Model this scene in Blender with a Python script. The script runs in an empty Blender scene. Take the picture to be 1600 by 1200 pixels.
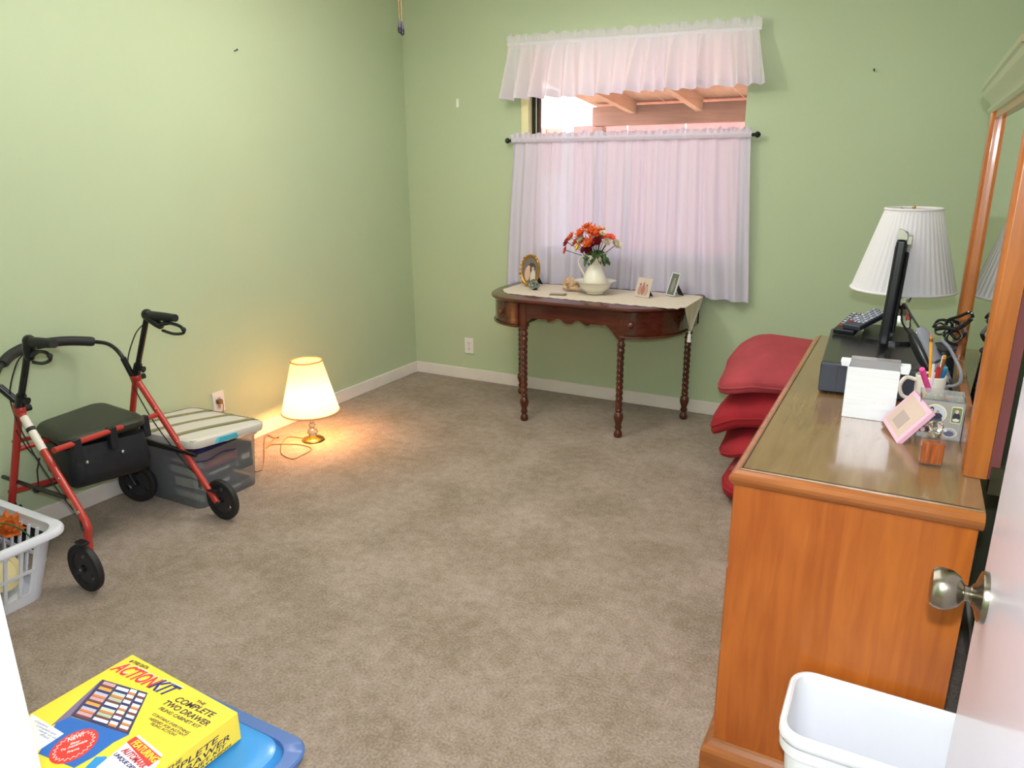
import bpy, bmesh, math, random
from mathutils import Matrix, Vector, noise as mnoise
random.seed(7)
SC = bpy.context.scene
COL = SC.collection
PI = math.pi
V = Vector

# ------------------------------------------------------------------ camera
CAM_H = 1.5
FPX = 1145.0
AX = V((0.88107, 0.12996, -0.45479))      # filled in below
def _basis():
    a = V((-1415 - 800, 274 - 600, FPX)); b = V((1443 - 800, 254 - 600, FPX))
    b.normalize(); a = -a.normalized()
    a = (a - b * a.dot(b)).normalized()
    return a, b, a.cross(b)
WX, WY, WZ = _basis()                      # world axes seen in camera axes (x right, y down, z ahead)
cam_d = bpy.data.cameras.new('camera'); cam = bpy.data.objects.new('camera', cam_d); COL.objects.link(cam)
cam_d.sensor_width = 36; cam_d.lens = FPX / 1600 * 36; cam_d.clip_start = .02
cx = V((WX.x, WY.x, WZ.x)); cy = -V((WX.y, WY.y, WZ.y)); cz = -V((WX.z, WY.z, WZ.z))
Mc = Matrix((cx, cy, cz)).transposed().to_4x4(); Mc.translation = (0, 0, CAM_H)
cam.matrix_world = Mc
SC.camera = cam
# point of the room on the sight line of a surveyed photo point, where it meets the plane axis=value
def P(px, py, axis, val):
    c = V((px - 800, py - 600, FPX)); d = V((WX.dot(c), WY.dot(c), WZ.dot(c)))
    t = (val - (0, 0, CAM_H)[axis]) / d[axis]
    return V((0, 0, CAM_H)) + d * t

# ------------------------------------------------------------------ world, sun, lights, exposure
w = bpy.data.worlds.new('sky'); SC.world = w; w.use_nodes = True
wn = w.node_tree
bg = wn.nodes['Background']
sky = wn.nodes.new('ShaderNodeTexSky')
try:
    sky.sky_type = 'NISHITA'; sky.sun_disc = False; sky.sun_elevation = math.radians(50); sky.sun_rotation = math.radians(200)
except Exception: pass
wn.links.new(sky.outputs[0], bg.inputs[0]); bg.inputs[1].default_value = 1.15
def lamp(name, typ, loc, energy, color=(1, 1, 1), **k):
    d = bpy.data.lights.new(name, typ); d.energy = energy; d.color = color
    for a, b in k.items(): setattr(d, a, b)
    o = bpy.data.objects.new(name, d); COL.objects.link(o); o.location = loc
    return o
sun = lamp('sun', 'SUN', (0, 8, 6), 5.5, (1, .95, .88), angle=.01)
sun.rotation_euler = V((.62, -.25, 1.0)).to_track_quat('Z', 'Y').to_euler()
flash = lamp('camera_flash', 'POINT', (-.005, .0, CAM_H + .10), 84, (.88, .92, 1.0), shadow_soft_size=.018)
fill = lamp('ceiling_bounce_fill', 'AREA', (-1.5, 2.2, 2.56), 36, (1, .97, .93), shape='RECTANGLE', size=2.2, size_y=2.6)  # added soft area lamp, stands in for light bounced off the ceiling
globe_fill = lamp('fan_globe_fill', 'POINT', (-1.86, 2.55, 2.28), 34, (1, .95, .86), shadow_soft_size=.10)  # added lamp out of view under the fan, brightens the upper walls
hall = lamp('hall_fill', 'AREA', (-.3, -.6, 2.3), 12, (1, .95, .9), shape='RECTANGLE', size=.8, size_y=.8)  # added fill lamp behind the camera, not a known fixture
vs = SC.view_settings
vs.view_transform = 'Standard'; vs.look = 'None'; vs.gamma = 1; vs.use_curve_mapping = False; vs.exposure = 0.22
SC.display_settings.display_device = 'sRGB'

# ------------------------------------------------------------------ materials
def srgb(*c):
    return tuple(((x / 255) / 12.92 if x / 255 <= .04045 else ((x / 255 + .055) / 1.055) ** 2.4) for x in c) + (1,)
def mat(name, col, rough=.5, metal=0, var=.12, scale=6, bump=0, bscale=None, spec=.5, coat=0, stretch=(1, 1, 1), trans=0, alpha=1, emit=None, estr=0, ior=1.45, detail=3):
    m = bpy.data.materials.new(name); m.use_nodes = True; nt = m.node_tree
    b = nt.nodes['Principled BSDF']
    b.inputs['Roughness'].default_value = rough; b.inputs['Metallic'].default_value = metal
    b.inputs['Specular IOR Level'].default_value = spec; b.inputs['Coat Weight'].default_value = coat
    b.inputs['Transmission Weight'].default_value = trans; b.inputs['IOR'].default_value = ior
    b.inputs['Alpha'].default_value = alpha
    b.inputs['Coat Roughness'].default_value = .08
    c = col if len(col) == 4 else srgb(*col)
    tc = nt.nodes.new('ShaderNodeTexCoord'); mp = nt.nodes.new('ShaderNodeMapping'); mp.inputs['Scale'].default_value = stretch
    nt.links.new(tc.outputs['Object'], mp.inputs[0])
    nz = nt.nodes.new('ShaderNodeTexNoise'); nz.inputs['Scale'].default_value = scale; nz.inputs['Detail'].default_value = detail
    nt.links.new(mp.outputs[0], nz.inputs['Vector'])
    cr = nt.nodes.new('ShaderNodeValToRGB'); e = cr.color_ramp.elements
    e[0].position = .3; e[1].position = .7
    e[0].color = tuple(x * (1 - var) for x in c[:3]) + (1,); e[1].color = tuple(min(1, x * (1 + var)) for x in c[:3]) + (1,)
    nt.links.new(nz.outputs[0], cr.inputs[0]); nt.links.new(cr.outputs[0], b.inputs['Base Color'])
    if bump:
        n2 = nt.nodes.new('ShaderNodeTexNoise'); n2.inputs['Scale'].default_value = bscale or scale * 8; n2.inputs['Detail'].default_value = 2
        nt.links.new(mp.outputs[0], n2.inputs['Vector'])
        bp = nt.nodes.new('ShaderNodeBump'); bp.inputs['Strength'].default_value = bump; bp.inputs['Distance'].default_value = .004
        nt.links.new(n2.outputs[0], bp.inputs['Height']); nt.links.new(bp.outputs[0], b.inputs['Normal'])
    if emit: b.inputs['Emission Color'].default_value = srgb(*emit); b.inputs['Emission Strength'].default_value = estr
    return m
def thin(name, col, clear=.5, rough=.2, gloss=.12, transl=.0, var=.05, scale=5):
    """thin sheet: diffuse + translucent + clear + a little gloss"""
    m = bpy.data.materials.new(name); m.use_nodes = True; nt = m.node_tree; nt.nodes.clear()
    N = nt.nodes.new; L = nt.links.new
    out = N('ShaderNodeOutputMaterial'); d = N('ShaderNodeBsdfDiffuse'); t = N('ShaderNodeBsdfTranslucent'); g = N('ShaderNodeBsdfGlossy'); x = N('ShaderNodeBsdfTransparent')
    c = srgb(*col)
    tc = N('ShaderNodeTexCoord'); nz = N('ShaderNodeTexNoise'); nz.inputs['Scale'].default_value = scale; L(tc.outputs['Object'], nz.inputs['Vector'])
    cr = N('ShaderNodeValToRGB'); cr.color_ramp.elements[0].color = tuple(v * (1 - var) for v in c[:3]) + (1,); cr.color_ramp.elements[1].color = tuple(min(1, v * (1 + var)) for v in c[:3]) + (1,)
    L(nz.outputs[0], cr.inputs[0]); L(cr.outputs[0], d.inputs[0]); L(cr.outputs[0], t.inputs[0])
    g.inputs['Roughness'].default_value = rough
    m1 = N('ShaderNodeMixShader'); m1.inputs[0].default_value = transl; L(d.outputs[0], m1.inputs[1]); L(t.outputs[0], m1.inputs[2])
    m2 = N('ShaderNodeMixShader'); m2.inputs[0].default_value = clear; L(m1.outputs[0], m2.inputs[1]); L(x.outputs[0], m2.inputs[2])
    m3 = N('ShaderNodeMixShader'); fr = N('ShaderNodeFresnel'); fr.inputs[0].default_value = 1.4
    mu = N('ShaderNodeMath'); mu.operation = 'MULTIPLY'; mu.inputs[1].default_value = gloss * 6; mu.use_clamp = True
    L(fr.outputs[0], mu.inputs[0]); L(mu.outputs[0], m3.inputs[0]); L(m2.outputs[0], m3.inputs[1]); L(g.outputs[0], m3.inputs[2])
    L(m3.outputs[0], out.inputs[0])
    return m
def wood(name, c1, c2, rough=.3, axis=2, scale=1.0, coat=.3, board=0):
    """grain streaks along axis"""
    m = mat(name, c1, rough=rough, coat=coat); nt = m.node_tree; b = nt.nodes['Principled BSDF']
    N = nt.nodes.new; L = nt.links.new
    tc = N('ShaderNodeTexCoord'); mp = N('ShaderNodeMapping'); s = [14 * scale] * 3; s[axis] = 1.3 * scale; mp.inputs['Scale'].default_value = s
    L(tc.outputs['Object'], mp.inputs[0])
    nz = N('ShaderNodeTexNoise'); nz.inputs['Scale'].default_value = 3; nz.inputs['Detail'].default_value = 6; nz.inputs['Distortion'].default_value = .6
    L(mp.outputs[0], nz.inputs['Vector'])
    big = N('ShaderNodeTexNoise'); big.inputs['Scale'].default_value = 3.2 * scale; big.inputs['Detail'].default_value = 2; L(tc.outputs['Object'], big.inputs['Vector'])
    ad = N('ShaderNodeMath'); ad.operation = 'ADD'; L(nz.outputs[0], ad.inputs[0]); L(big.outputs[0], ad.inputs[1])
    last = ad
    if board:
        sx = N('ShaderNodeSeparateXYZ'); L(tc.outputs['Object'], sx.inputs[0])
        fl = N('ShaderNodeMath'); fl.operation = 'MULTIPLY'; fl.inputs[1].default_value = board; L(sx.outputs[0], fl.inputs[0])
        f2 = N('ShaderNodeMath'); f2.operation = 'FLOOR'; L(fl.outputs[0], f2.inputs[0])
        wn_ = N('ShaderNodeTexWhiteNoise'); wn_.noise_dimensions = '1D'; L(f2.outputs[0], wn_.inputs['W'])
        m_ = N('ShaderNodeMath'); m_.operation = 'MULTIPLY_ADD'; m_.inputs[1].default_value = .28; L(wn_.outputs[0], m_.inputs[0]); L(ad.outputs[0], m_.inputs[2]); last = m_
    cr = N('ShaderNodeValToRGB'); e = cr.color_ramp.elements; e[0].position = .35; e[1].position = .68
    e[0].color = srgb(*c2); e[1].color = srgb(*c1)
    h = N('ShaderNodeMath'); h.operation = 'MULTIPLY'; h.inputs[1].default_value = .5 if not board else .45; L(last.outputs[0], h.inputs[0])
    L(h.outputs[0], cr.inputs[0]); L(cr.outputs[0], b.inputs['Base Color'])
    return m
WALL = mat('green_wall_paint', (182, 197, 163), rough=.5, var=.02, scale=1.5, bump=.08, bscale=180, spec=.35)
CEIL = mat('ceiling_white', (236, 234, 226), rough=.9, bump=.3, bscale=120)
TRIM = mat('white_trim_paint', (228, 221, 214), rough=.4, var=.03)
DOORM = mat('white_door_paint', (224, 216, 232), rough=.3, var=.03, scale=3, coat=.3)
WHITE = mat('white_plastic', (244, 247, 253), rough=.35, var=.01)
BASKETM = mat('basket_plastic', (226, 228, 240), rough=.4, var=.02)
def carpet_mat():
    m = mat('carpet_pile', (170, 158, 134), rough=.95, spec=.1); nt = m.node_tree; b = nt.nodes['Principled BSDF']; N = nt.nodes.new; L = nt.links.new
    tc = N('ShaderNodeTexCoord')
    def nz(s, d, dist=0):
        n = N('ShaderNodeTexNoise'); n.inputs['Scale'].default_value = s; n.inputs['Detail'].default_value = d; n.inputs['Distortion'].default_value = dist; L(tc.outputs['Object'], n.inputs['Vector']); return n
    a = nz(3.2, 7, .3); c = nz(120, 3); e_ = nz(22, 6, .4)
    x = N('ShaderNodeMath'); x.operation = 'MULTIPLY_ADD'; x.inputs[1].default_value = .8; L(e_.outputs[0], x.inputs[0]); L(a.outputs[0], x.inputs[2])
    y = N('ShaderNodeMath'); y.operation = 'MULTIPLY_ADD'; y.inputs[1].default_value = 1.25; L(c.outputs[0], y.inputs[0]); L(x.outputs[0], y.inputs[2])
    z = N('ShaderNodeMath'); z.operation = 'MULTIPLY'; z.inputs[1].default_value = .328; L(y.outputs[0], z.inputs[0])
    cr = N('ShaderNodeValToRGB'); e = cr.color_ramp.elements; e[0].position = .40; e[1].position = .62
    e[0].color = srgb(130, 115, 97); e[1].color = srgb(172, 156, 144)
    L(z.outputs[0], cr.inputs[0]); L(cr.outputs[0], b.inputs['Base Color'])
    bp = N('ShaderNodeBump'); bp.inputs['Strength'].default_value = .8; bp.inputs['Distance'].default_value = .006; L(y.outputs[0], bp.inputs['Height']); L(bp.outputs[0], b.inputs['Normal'])
    b.inputs['Sheen Weight'].default_value = .15
    return m
CARPET = carpet_mat()
MAPLE = wood('maple_dresser', (198, 112, 42), (160, 80, 26), rough=.32, axis=2, board=7)
MAPLE_TOP = wood('maple_top', (152, 122, 84), (122, 90, 56), rough=.24, axis=1, board=5, coat=.6)
MAPLE_TRIM = wood('maple_moulding', (178, 108, 52), (138, 76, 32), rough=.25, axis=0)
POSTW = wood('mirror_frame_wood', (192, 114, 50), (150, 80, 30), rough=.3, axis=2)
MAROON = mat('maroon_backing', (112, 58, 58), rough=.7)
CHERRY = wood('dark_cherry', (98, 46, 30), (58, 24, 16), rough=.25, axis=0, coat=.4)
CHERRYV = wood('dark_cherry_legs', (98, 46, 30), (60, 24, 16), rough=.25, axis=2, coat=.4)
BRASS = mat('brass', (205, 160, 80), rough=.22, metal=1, var=.05)
GOLD = mat('gilt', (196, 146, 60), rough=.35, metal=.85, var=.2, scale=60, bump=.3)
NICKEL = mat('satin_nickel', (146, 140, 126), rough=.24, metal=1, var=.08, scale=30)
CHROME = mat('chrome', (220, 220, 222), rough=.12, metal=1, var=.02)
REDM = mat('red_enamel', (178, 52, 44), rough=.3, var=.04, coat=.3)
BLACK = mat('black_rubber', (34, 34, 36), rough=.6, var=.1, bump=.1)
BLACKP = mat('black_plastic', (26, 27, 31), rough=.3, var=.05)
SEATM = mat('olive_black_vinyl', (48, 50, 42), rough=.45, var=.05, bump=.15, bscale=200)
NYLON = mat('black_nylon', (26, 29, 36), rough=.5, var=.15, scale=20, bump=.6, bscale=18)
CURT = thin('curtain_voile', (222, 216, 232), clear=.03, rough=.6, gloss=0.0, transl=.24, var=.01)
VAL = thin('valance_voile', (250, 246, 252), clear=.03, rough=.6, gloss=0.0, transl=.55, var=.01)
SHADE = thin('lamp_shade_fabric', (244, 230, 200), clear=0, rough=.6, gloss=0, transl=.42, var=.01)
SHADEW = thin('white_pleated_shade', (238, 236, 240), clear=0, rough=.6, gloss=0, transl=.25, var=.01)
CLEARP = thin('cloudy_bin_plastic', (168, 174, 180), clear=.52, rough=.12, gloss=.05, transl=.3)
GLASS = thin('window_glass', (240, 244, 246), clear=.96, rough=.02, gloss=.10)
ACRYL = thin('clear_acrylic', (226, 228, 226), clear=.72, rough=.04, gloss=.22)
CRYST = mat('cut_crystal', (250, 250, 250), rough=.03, trans=1, var=0, ior=1.5)
MIRROR = mat('mirror_glass', (235, 240, 238), rough=.0, metal=1, var=0)
REDC = mat('red_cushion_cloth', (156, 30, 42), rough=.85, var=.1, scale=9, bump=.25, bscale=300)
REDC2 = mat('faded_red_cushion_cloth', (164, 62, 70), rough=.85, var=.12, scale=7, bump=.25, bscale=300)
YELLOW = mat('yellow_cardboard', (244, 214, 66), rough=.4, var=.02)
BLUE = mat('blue_lid_plastic', (44, 116, 186), rough=.3, var=.04)
PRINTBLUE = mat('print_blue', (44, 104, 186), rough=.4, var=.02)
NAVY = mat('print_navy', (40, 40, 110), rough=.45, var=.02)
RED_P = mat('print_red', (222, 60, 54), rough=.4, var=.02)
INK = mat('print_ink', (62, 54, 64), rough=.5, var=.02)
PAPER = mat('paper_white', (238, 236, 232), rough=.6, var=.02)
CREAM = mat('cream_ceramic', (232, 226, 212), rough=.12, var=.01, coat=.4)
LACE = mat('lace_cloth', (214, 202, 186), rough=.9, var=.08, scale=90, bump=.6, bscale=240)
DARKW = mat('dark_grey_plastic', (52, 56, 68), rough=.4, var=.04)
SILVER = mat('brushed_aluminium', (240, 242, 246), rough=.35, metal=.15, var=.05, scale=8, stretch=(1, 1, 30))
def flat(name, *c, rough=.5): return mat(name, c, rough=rough, var=.04)

# ------------------------------------------------------------------ mesh helpers
class MB:
    def __init__(s): s.v = []; s.f = []; s.mi = []; s.cur = 0
    def mat(s, i): s.cur = i; return s
    def add(s, vs_, fs):
        o = len(s.v); s.v += [V(p) for p in vs_]
        for f in fs: s.f.append([o + i for i in f]); s.mi.append(s.cur)
        return s
    def box(s, a, b, M=None, taper=0):
        x0, y0, z0 = a; x1, y1, z1 = b; t = taper
        vs_ = [(x0 + t, y0 + t, z0), (x1 - t, y0 + t, z0), (x1 - t, y1 - t, z0), (x0 + t, y1 - t, z0), (x0, y0, z1), (x1, y0, z1), (x1, y1, z1), (x0, y1, z1)]
        if M is not None: vs_ = [M @ V(p) for p in vs_]
        return s.add(vs_, [(0, 3, 2, 1), (4, 5, 6, 7), (0, 1, 5, 4), (1, 2, 6, 5), (2, 3, 7, 6), (3, 0, 4, 7)])
    def tube(s, pts, r, n=10, caps=True, closed=False, squash=None):
        pts = [V(p) for p in pts]; rs = r if isinstance(r, (list, tuple)) else [r] * len(pts); m = len(pts)
        vs_ = []; up = None
        for i, p in enumerate(pts):
            if closed: t = pts[(i + 1) % m] - pts[i - 1]
            else: t = pts[min(i + 1, m - 1)] - pts[max(i - 1, 0)]
            t = t.normalized() if t.length > 1e-9 else V((0, 0, 1))
            if up is None:
                up = V((0, 0, 1)) if abs(t.z) < .9 else V((1, 0, 0))
            u = (up - t * up.dot(t)).normalized(); w_ = t.cross(u); up = u
            for k in range(n):
                a = 2 * PI * k / n; q = (squash or 1)
                vs_.append(p + (u * math.cos(a) * q + w_ * math.sin(a)) * rs[i])
        fs = []
        for i in range(m if closed else m - 1):
            j = (i + 1) % m
            for k in range(n):
                l = (k + 1) % n; fs.append((i * n + k, i * n + l, j * n + l, j * n + k))
        if caps and not closed: fs.append(tuple(range(n))[::-1]); fs.append(tuple((m - 1) * n + k for k in range(n)))
        return s.add(vs_, fs)
    def lathe(s, prof, c=(0, 0, 0), n=28, axis='z', flute=0, nf=0, twist=0, capb=True, capt=True):
        c = V(c); vs_ = []
        for i, (r, z) in enumerate(prof):
            for k in range(n):
                a = 2 * PI * k / n; rr = r
                if flute: rr = r * (1 + flute * math.cos(nf * (a + twist * z)))
                p = V((rr * math.cos(a), rr * math.sin(a), z))
                if axis == 'x': p = V((p.z, p.x, p.y))
                if axis == 'y': p = V((p.y, p.z, p.x))
                vs_.append(c + p)
        fs = []
        for i in range(len(prof) - 1):
            for k in range(n): l = (k + 1) % n; fs.append((i * n + k, i * n + l, (i + 1) * n + l, (i + 1) * n + k))
        if capb: fs.append(tuple(range(n))[::-1])
        if capt: fs.append(tuple((len(prof) - 1) * n + k for k in range(n)))
        return s.add(vs_, fs)
    def prism(s, ol, z0, z1, M=None):
        n = len(ol); vs_ = [V((x, y, z0)) for x, y in ol] + [V((x, y, z1)) for x, y in ol]
        if M is not None: vs_ = [M @ p for p in vs_]
        return s.add(vs_, [tuple(range(n))[::-1], tuple(range(n, 2 * n))] + [(i, (i + 1) % n, n + (i + 1) % n, n + i) for i in range(n)])
    def loft(s, rings, cap0=True, cap1=True, closed=True):
        n = len(rings[0]); vs_ = [p for r in rings for p in r]; fs = []
        for i in range(len(rings) - 1):
            for k in range(n if closed else n - 1): l = (k + 1) % n; fs.append((i * n + k, i * n + l, (i + 1) * n + l, (i + 1) * n + k))
        if cap0: fs.append(tuple(range(n))[::-1])
        if cap1: fs.append(tuple((len(rings) - 1) * n + k for k in range(n)))
        return s.add(vs_, fs)
    def grid(s, fn, nu, nv):
        vs_ = [fn(i / nu, j / nv) for j in range(nv + 1) for i in range(nu + 1)]
        return s.add(vs_, [(j * (nu + 1) + i, j * (nu + 1) + i + 1, (j + 1) * (nu + 1) + i + 1, (j + 1) * (nu + 1) + i) for j in range(nv) for i in range(nu)])
    def ball(s, c, r, n=14, m=8, M=None):
        c = V(c); r = (r, r, r) if not isinstance(r, (tuple, list)) else r; rings = []
        for j in range(1, m):
            t = PI * j / m
            rings.append([c + V((r[0] * math.sin(t) * math.cos(2 * PI * k / n), r[1] * math.sin(t) * math.sin(2 * PI * k / n), -r[2] * math.cos(t))) for k in range(n)])
        return s.loft(rings)
    def build(s, name, m, parent=None, smooth=False, bevel=0, seg=2, world=False, recalc=True):
        me = bpy.data.meshes.new(name)
        vs_ = s.v
        if world and parent is not None:
            inv = Matrix.LocRotScale(parent.location, parent.rotation_euler, parent.scale).inverted(); q = parent.parent
            if q is not None: inv = inv @ Matrix.LocRotScale(q.location, q.rotation_euler, q.scale).inverted()
            vs_ = [inv @ p for p in vs_]
        me.from_pydata([tuple(p) for p in vs_], [], s.f)
        ms = m if isinstance(m, (list, tuple)) else [m]
        for x in ms: me.materials.append(x)
        for i, p in enumerate(me.polygons): p.material_index = s.mi[i] if s.mi[i] < len(ms) else 0
        if recalc:
            b = bmesh.new(); b.from_mesh(me); bmesh.ops.recalc_face_normals(b, faces=b.faces); b.to_mesh(me); b.free()
        if smooth:
            for p in me.polygons: p.use_smooth = True
        me.update()
        o = bpy.data.objects.new(name, me); COL.objects.link(o)
        if parent is not None: o.parent = parent
        if bevel:
            bm = o.modifiers.new('bevel', 'BEVEL'); bm.width = bevel; bm.segments = seg; bm.limit_method = 'ANGLE'; bm.angle_limit = math.radians(40)
            for p in me.polygons: p.use_smooth = True
            bm.harden_normals = True
        elif smooth == 'auto' or smooth is True:
            try: me.set_sharp_from_angle(angle=math.radians(42))
            except Exception: pass
        return o
def thing(name, label, cat, loc=(0, 0, 0), rz=0, group=None, rot=None):
    o = bpy.data.objects.new(name, None); COL.objects.link(o); o.empty_display_size = .05
    o.location = loc; o.rotation_euler = rot if rot else (0, 0, rz)
    return tag(o, label, cat, group)
def tag(o, label, cat, group=None):
    o['label'] = label; o['category'] = cat
    if group: o['group'] = group
    return o
def struct(o, label=None):
    o['kind'] = 'structure'
    if label: o['label'] = label
    return o
def plabel(o, label): o['label'] = label; return o
def rrect(w_, d, r, n=6, cx_=0, cy_=0):
    pts = []
    for sx, sy, a0 in ((1, 1, 0), (-1, 1, PI / 2), (-1, -1, PI), (1, -1, 1.5 * PI)):
        for i in range(n + 1):
            a = a0 + PI / 2 * i / n; pts.append((cx_ + sx * (w_ / 2 - r) + r * math.cos(a), cy_ + sy * (d / 2 - r) + r * math.sin(a)))
    return pts
def ringz(ol, z): return [V((x, y, z)) for x, y in ol]
def smoothpath(pts, k=6, closed=False):
    pts = [V(p) for p in pts]; n = len(pts); out = []
    rng = range(n if closed else n - 1)
    for i in rng:
        g = (lambda j: pts[j % n]) if closed else (lambda j: pts[max(0, min(n - 1, j))])
        p0, p1, p2, p3 = g(i - 1), g(i), g(i + 1), g(i + 2)
        for q in range(k):
            t = q / k
            out.append(.5 * ((2 * p1) + (p2 - p0) * t + (2 * p0 - 5 * p1 + 4 * p2 - p3) * t * t + (3 * p1 - p0 - 3 * p2 + p3) * t ** 3))
    if not closed: out.append(pts[-1])
    return out
def text(body, size, m, parent, M, shear=0, align='LEFT', sx=1.0, bold=0, name='lettering', depth=.0002):
    """flat printed lettering; M maps text plane (x right, y up, z out) to the parent's space"""
    c = bpy.data.curves.new(name, 'FONT'); c.body = body; c.size = size; c.shear = shear; c.align_x = align; c.extrude = depth; c.offset = bold; c.resolution_u = 3
    o = bpy.data.objects.new('tmp', c); COL.objects.link(o)
    dg = bpy.context.evaluated_depsgraph_get(); me = bpy.data.meshes.new_from_object(o.evaluated_get(dg))
    COL.objects.unlink(o); bpy.data.objects.remove(o)
    me.transform(Matrix.Diagonal((sx, 1, 1, 1))); me.transform(M); me.name = name
    me.materials.clear(); me.materials.append(m)
    r = bpy.data.objects.new(name, me); COL.objects.link(r); r.parent = parent
    return r
def frame(o, xd, yd):
    xd = V(xd).normalized(); yd = V(yd).normalized(); z = xd.cross(yd).normalized()
    m = Matrix((xd, yd, z)).transposed().to_4x4(); m.translation = V(o); return m
def lin(a, b, t): return V(a).lerp(V(b), t)

# ================================================================== SETTING
XL, XR, YB, YF, ZC = -3.2, .33, 4.4, .33, 2.62
struct(MB().box((XL - .1, -1.6, -.1), (XR + .1, YB + .12, 0)).build('floor', CARPET))
struct(MB().box((XL - .1, YF - .13, ZC), (XR + .1, YB + .12, ZC + .1)).build('ceiling', CEIL))
struct(MB().box((XL - .1, YF - .13, 0), (XL, YB, ZC)).build('wall_left', WALL))
struct(MB().box((XR, YF - .13, 0), (XR + .1, YB, ZC)).build('wall_right', WALL))
# back wall with window opening
WX0, WX1, WZ0, WZ1 = -2.30, -.90, .95, 2.16
b = MB()
b.box((XL - .1, YB, 0), (WX0, YB + .12, ZC)); b.box((WX1, YB, 0), (XR + .1, YB + .12, ZC))
b.box((WX0, YB, 0), (WX1, YB + .12, WZ0)); b.box((WX0, YB, WZ1), (WX1, YB + .12, ZC))
struct(b.build('wall_back', WALL))
DX0, DX1 = -.812, .20
b = MB(); b.box((XL - .1, YF - .13, 0), (DX0, YF, ZC)); b.box((DX1, YF - .13, 0), (XR + .1, YF, ZC)); b.box((DX0, YF - .13, 2.05), (DX1, YF, ZC))
struct(b.build('wall_front', WALL))
# door casing of the doorway the photographer stands in
b = MB(); b.box((DX0 - .0, YF - .14, 0), (DX0 + .012, YF + .006, 2.05)); b.box((DX1 - .012, YF - .14, 0), (DX1, YF + .006, 2.05)); b.box((DX0, YF - .14, 2.04), (DX1, YF + .006, 2.05))
b.box((DX0 - .06, YF, 0), (DX0 + .006, YF + .014, 2.11)); b.box((DX0 - .06, YF, 2.05), (DX1 + .05, YF + .014, 2.11))
struct(b.build('trim_1', mat('casing_gloss_paint', (246, 246, 248), rough=.4, var=.01), bevel=.003))
# hall behind the photographer
b = MB(); b.box((-1.6, -1.7, 0), (1.2, -1.6, 2.5)); struct(b.build('wall_hall', WALL))
b = MB(); b.box((-1.7, -1.7, 0), (-1.6, YF - .13, 2.5)); struct(b.build('wall_hall_left', WALL))
b = MB(); b.box((1.2, -1.7, 0), (1.3, YF - .13, 2.5)); struct(b.build('wall_hall_right', WALL))
b = MB(); b.box((-1.7, -1.7, 2.5), (1.3, YF - .13, 2.6)); struct(b.build('trim_hall_ceiling', CEIL)); bpy.data.objects['trim_hall_ceiling'].name = 'ceiling_hall'
b = MB(); b.box((XR + .1, -1.7, -.1), (1.3, YF, 0)); struct(b.build('floor_hall', CARPET))
b = MB(); b.box((XR + .1, YF - .13, 0), (1.3, YF, 2.5)); struct(b.build('wall_hall_front', WALL))
def board(name, a, c_): return struct(MB().box(a, c_).build(name, TRIM, bevel=.004))
board('baseboard_left', (XL, YF, 0), (XL + .013, YB, .083))
board('baseboard_back', (XL, YB - .013, 0), (XR, YB, .083))
board('baseboard_right', (XR - .013, YF, 0), (XR, YB, .083))

# window
fr = mat('dark_bronze_aluminium', (44, 38, 36), rough=.4, metal=.4)
JAMB = mat('cream_window_jamb', (240, 232, 180), rough=.5)
win = struct(MB().box((WX0 + .055, YB + .05, WZ0 + .03), (WX0 + .10, YB + .10, WZ1 - .02)).box((WX1 - .012, YB + .06, WZ0 + .03), (WX1 - .002, YB + .09, WZ1 - .02)).box((WX0 + .05, YB + .05, WZ0 + .0), (WX1, YB + .10, WZ0 + .03)).box((WX0 + .05, YB + .05, WZ1 - .03), (WX1, YB + .10, WZ1)).box((-1.62, YB + .055, WZ0), (-1.59, YB + .095, 1.5)).build('window_1', fr, bevel=.003))
g = MB().box((WX0 + .098, YB + .074, WZ0 + .03), (WX1 - .01, YB + .078, WZ1 - .03)).build('pane', GLASS, win)
j = MB().box((WX0, YB + .002, WZ0), (WX0 + .052, YB + .11, WZ1)).build('window_jamb', JAMB, win, bevel=.003)
j = MB().box((WX0 - .02, YB - .03, WZ0 - .02), (WX1 + .02, YB + .10, WZ0 + .001)).build('window_sill', TRIM, win, bevel=.004)
g2 = MB().box((WX0 + .085, YB + .045, WZ0 + .03), (WX0 + .092, YB + .052, WZ1 - .03)).build('sash_track', CHROME, win)

# outside: patio cover, fence, brick wall, ground
OG = mat('patio_concrete', (214, 206, 192), rough=.9)
struct(MB().box((-14, YB + .12, -.2), (8, 22, -.08)).build('floor_patio', OG))
RAF = wood('patio_rafter_wood', (214, 160, 116), (184, 130, 88), rough=.8, axis=1, coat=0)
BEAM = wood('patio_beam_wood', (176, 122, 98), (146, 98, 78), rough=.8, axis=0, coat=0)
pc = thing('patio_cover', 'brown timber patio roof with beam and rafters seen outside above the curtain', 'patio roof', (-.6, 7, 0))
MB().box((-2.86, 6.95, 1.855), (2.2, 7.06, 2.03)).build('beam', BEAM, pc, world=True, bevel=.006)
for i in range(6):
    x = -2.45 + i * .62
    b = MB(); b.add([(x - .03, 4.54, 2.20), (x + .03, 4.54, 2.20), (x + .03, 6.96, 1.955), (x - .03, 6.96, 1.955), (x - .03, 4.54, 2.31), (x + .03, 4.54, 2.31), (x + .03, 6.96, 2.065), (x - .03, 6.96, 2.065)],
                    [(0, 3, 2, 1), (4, 5, 6, 7), (0, 1, 5, 4), (1, 2, 6, 5), (2, 3, 7, 6), (3, 0, 4, 7)])
    b.build('rafter', RAF, pc, world=True)
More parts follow.
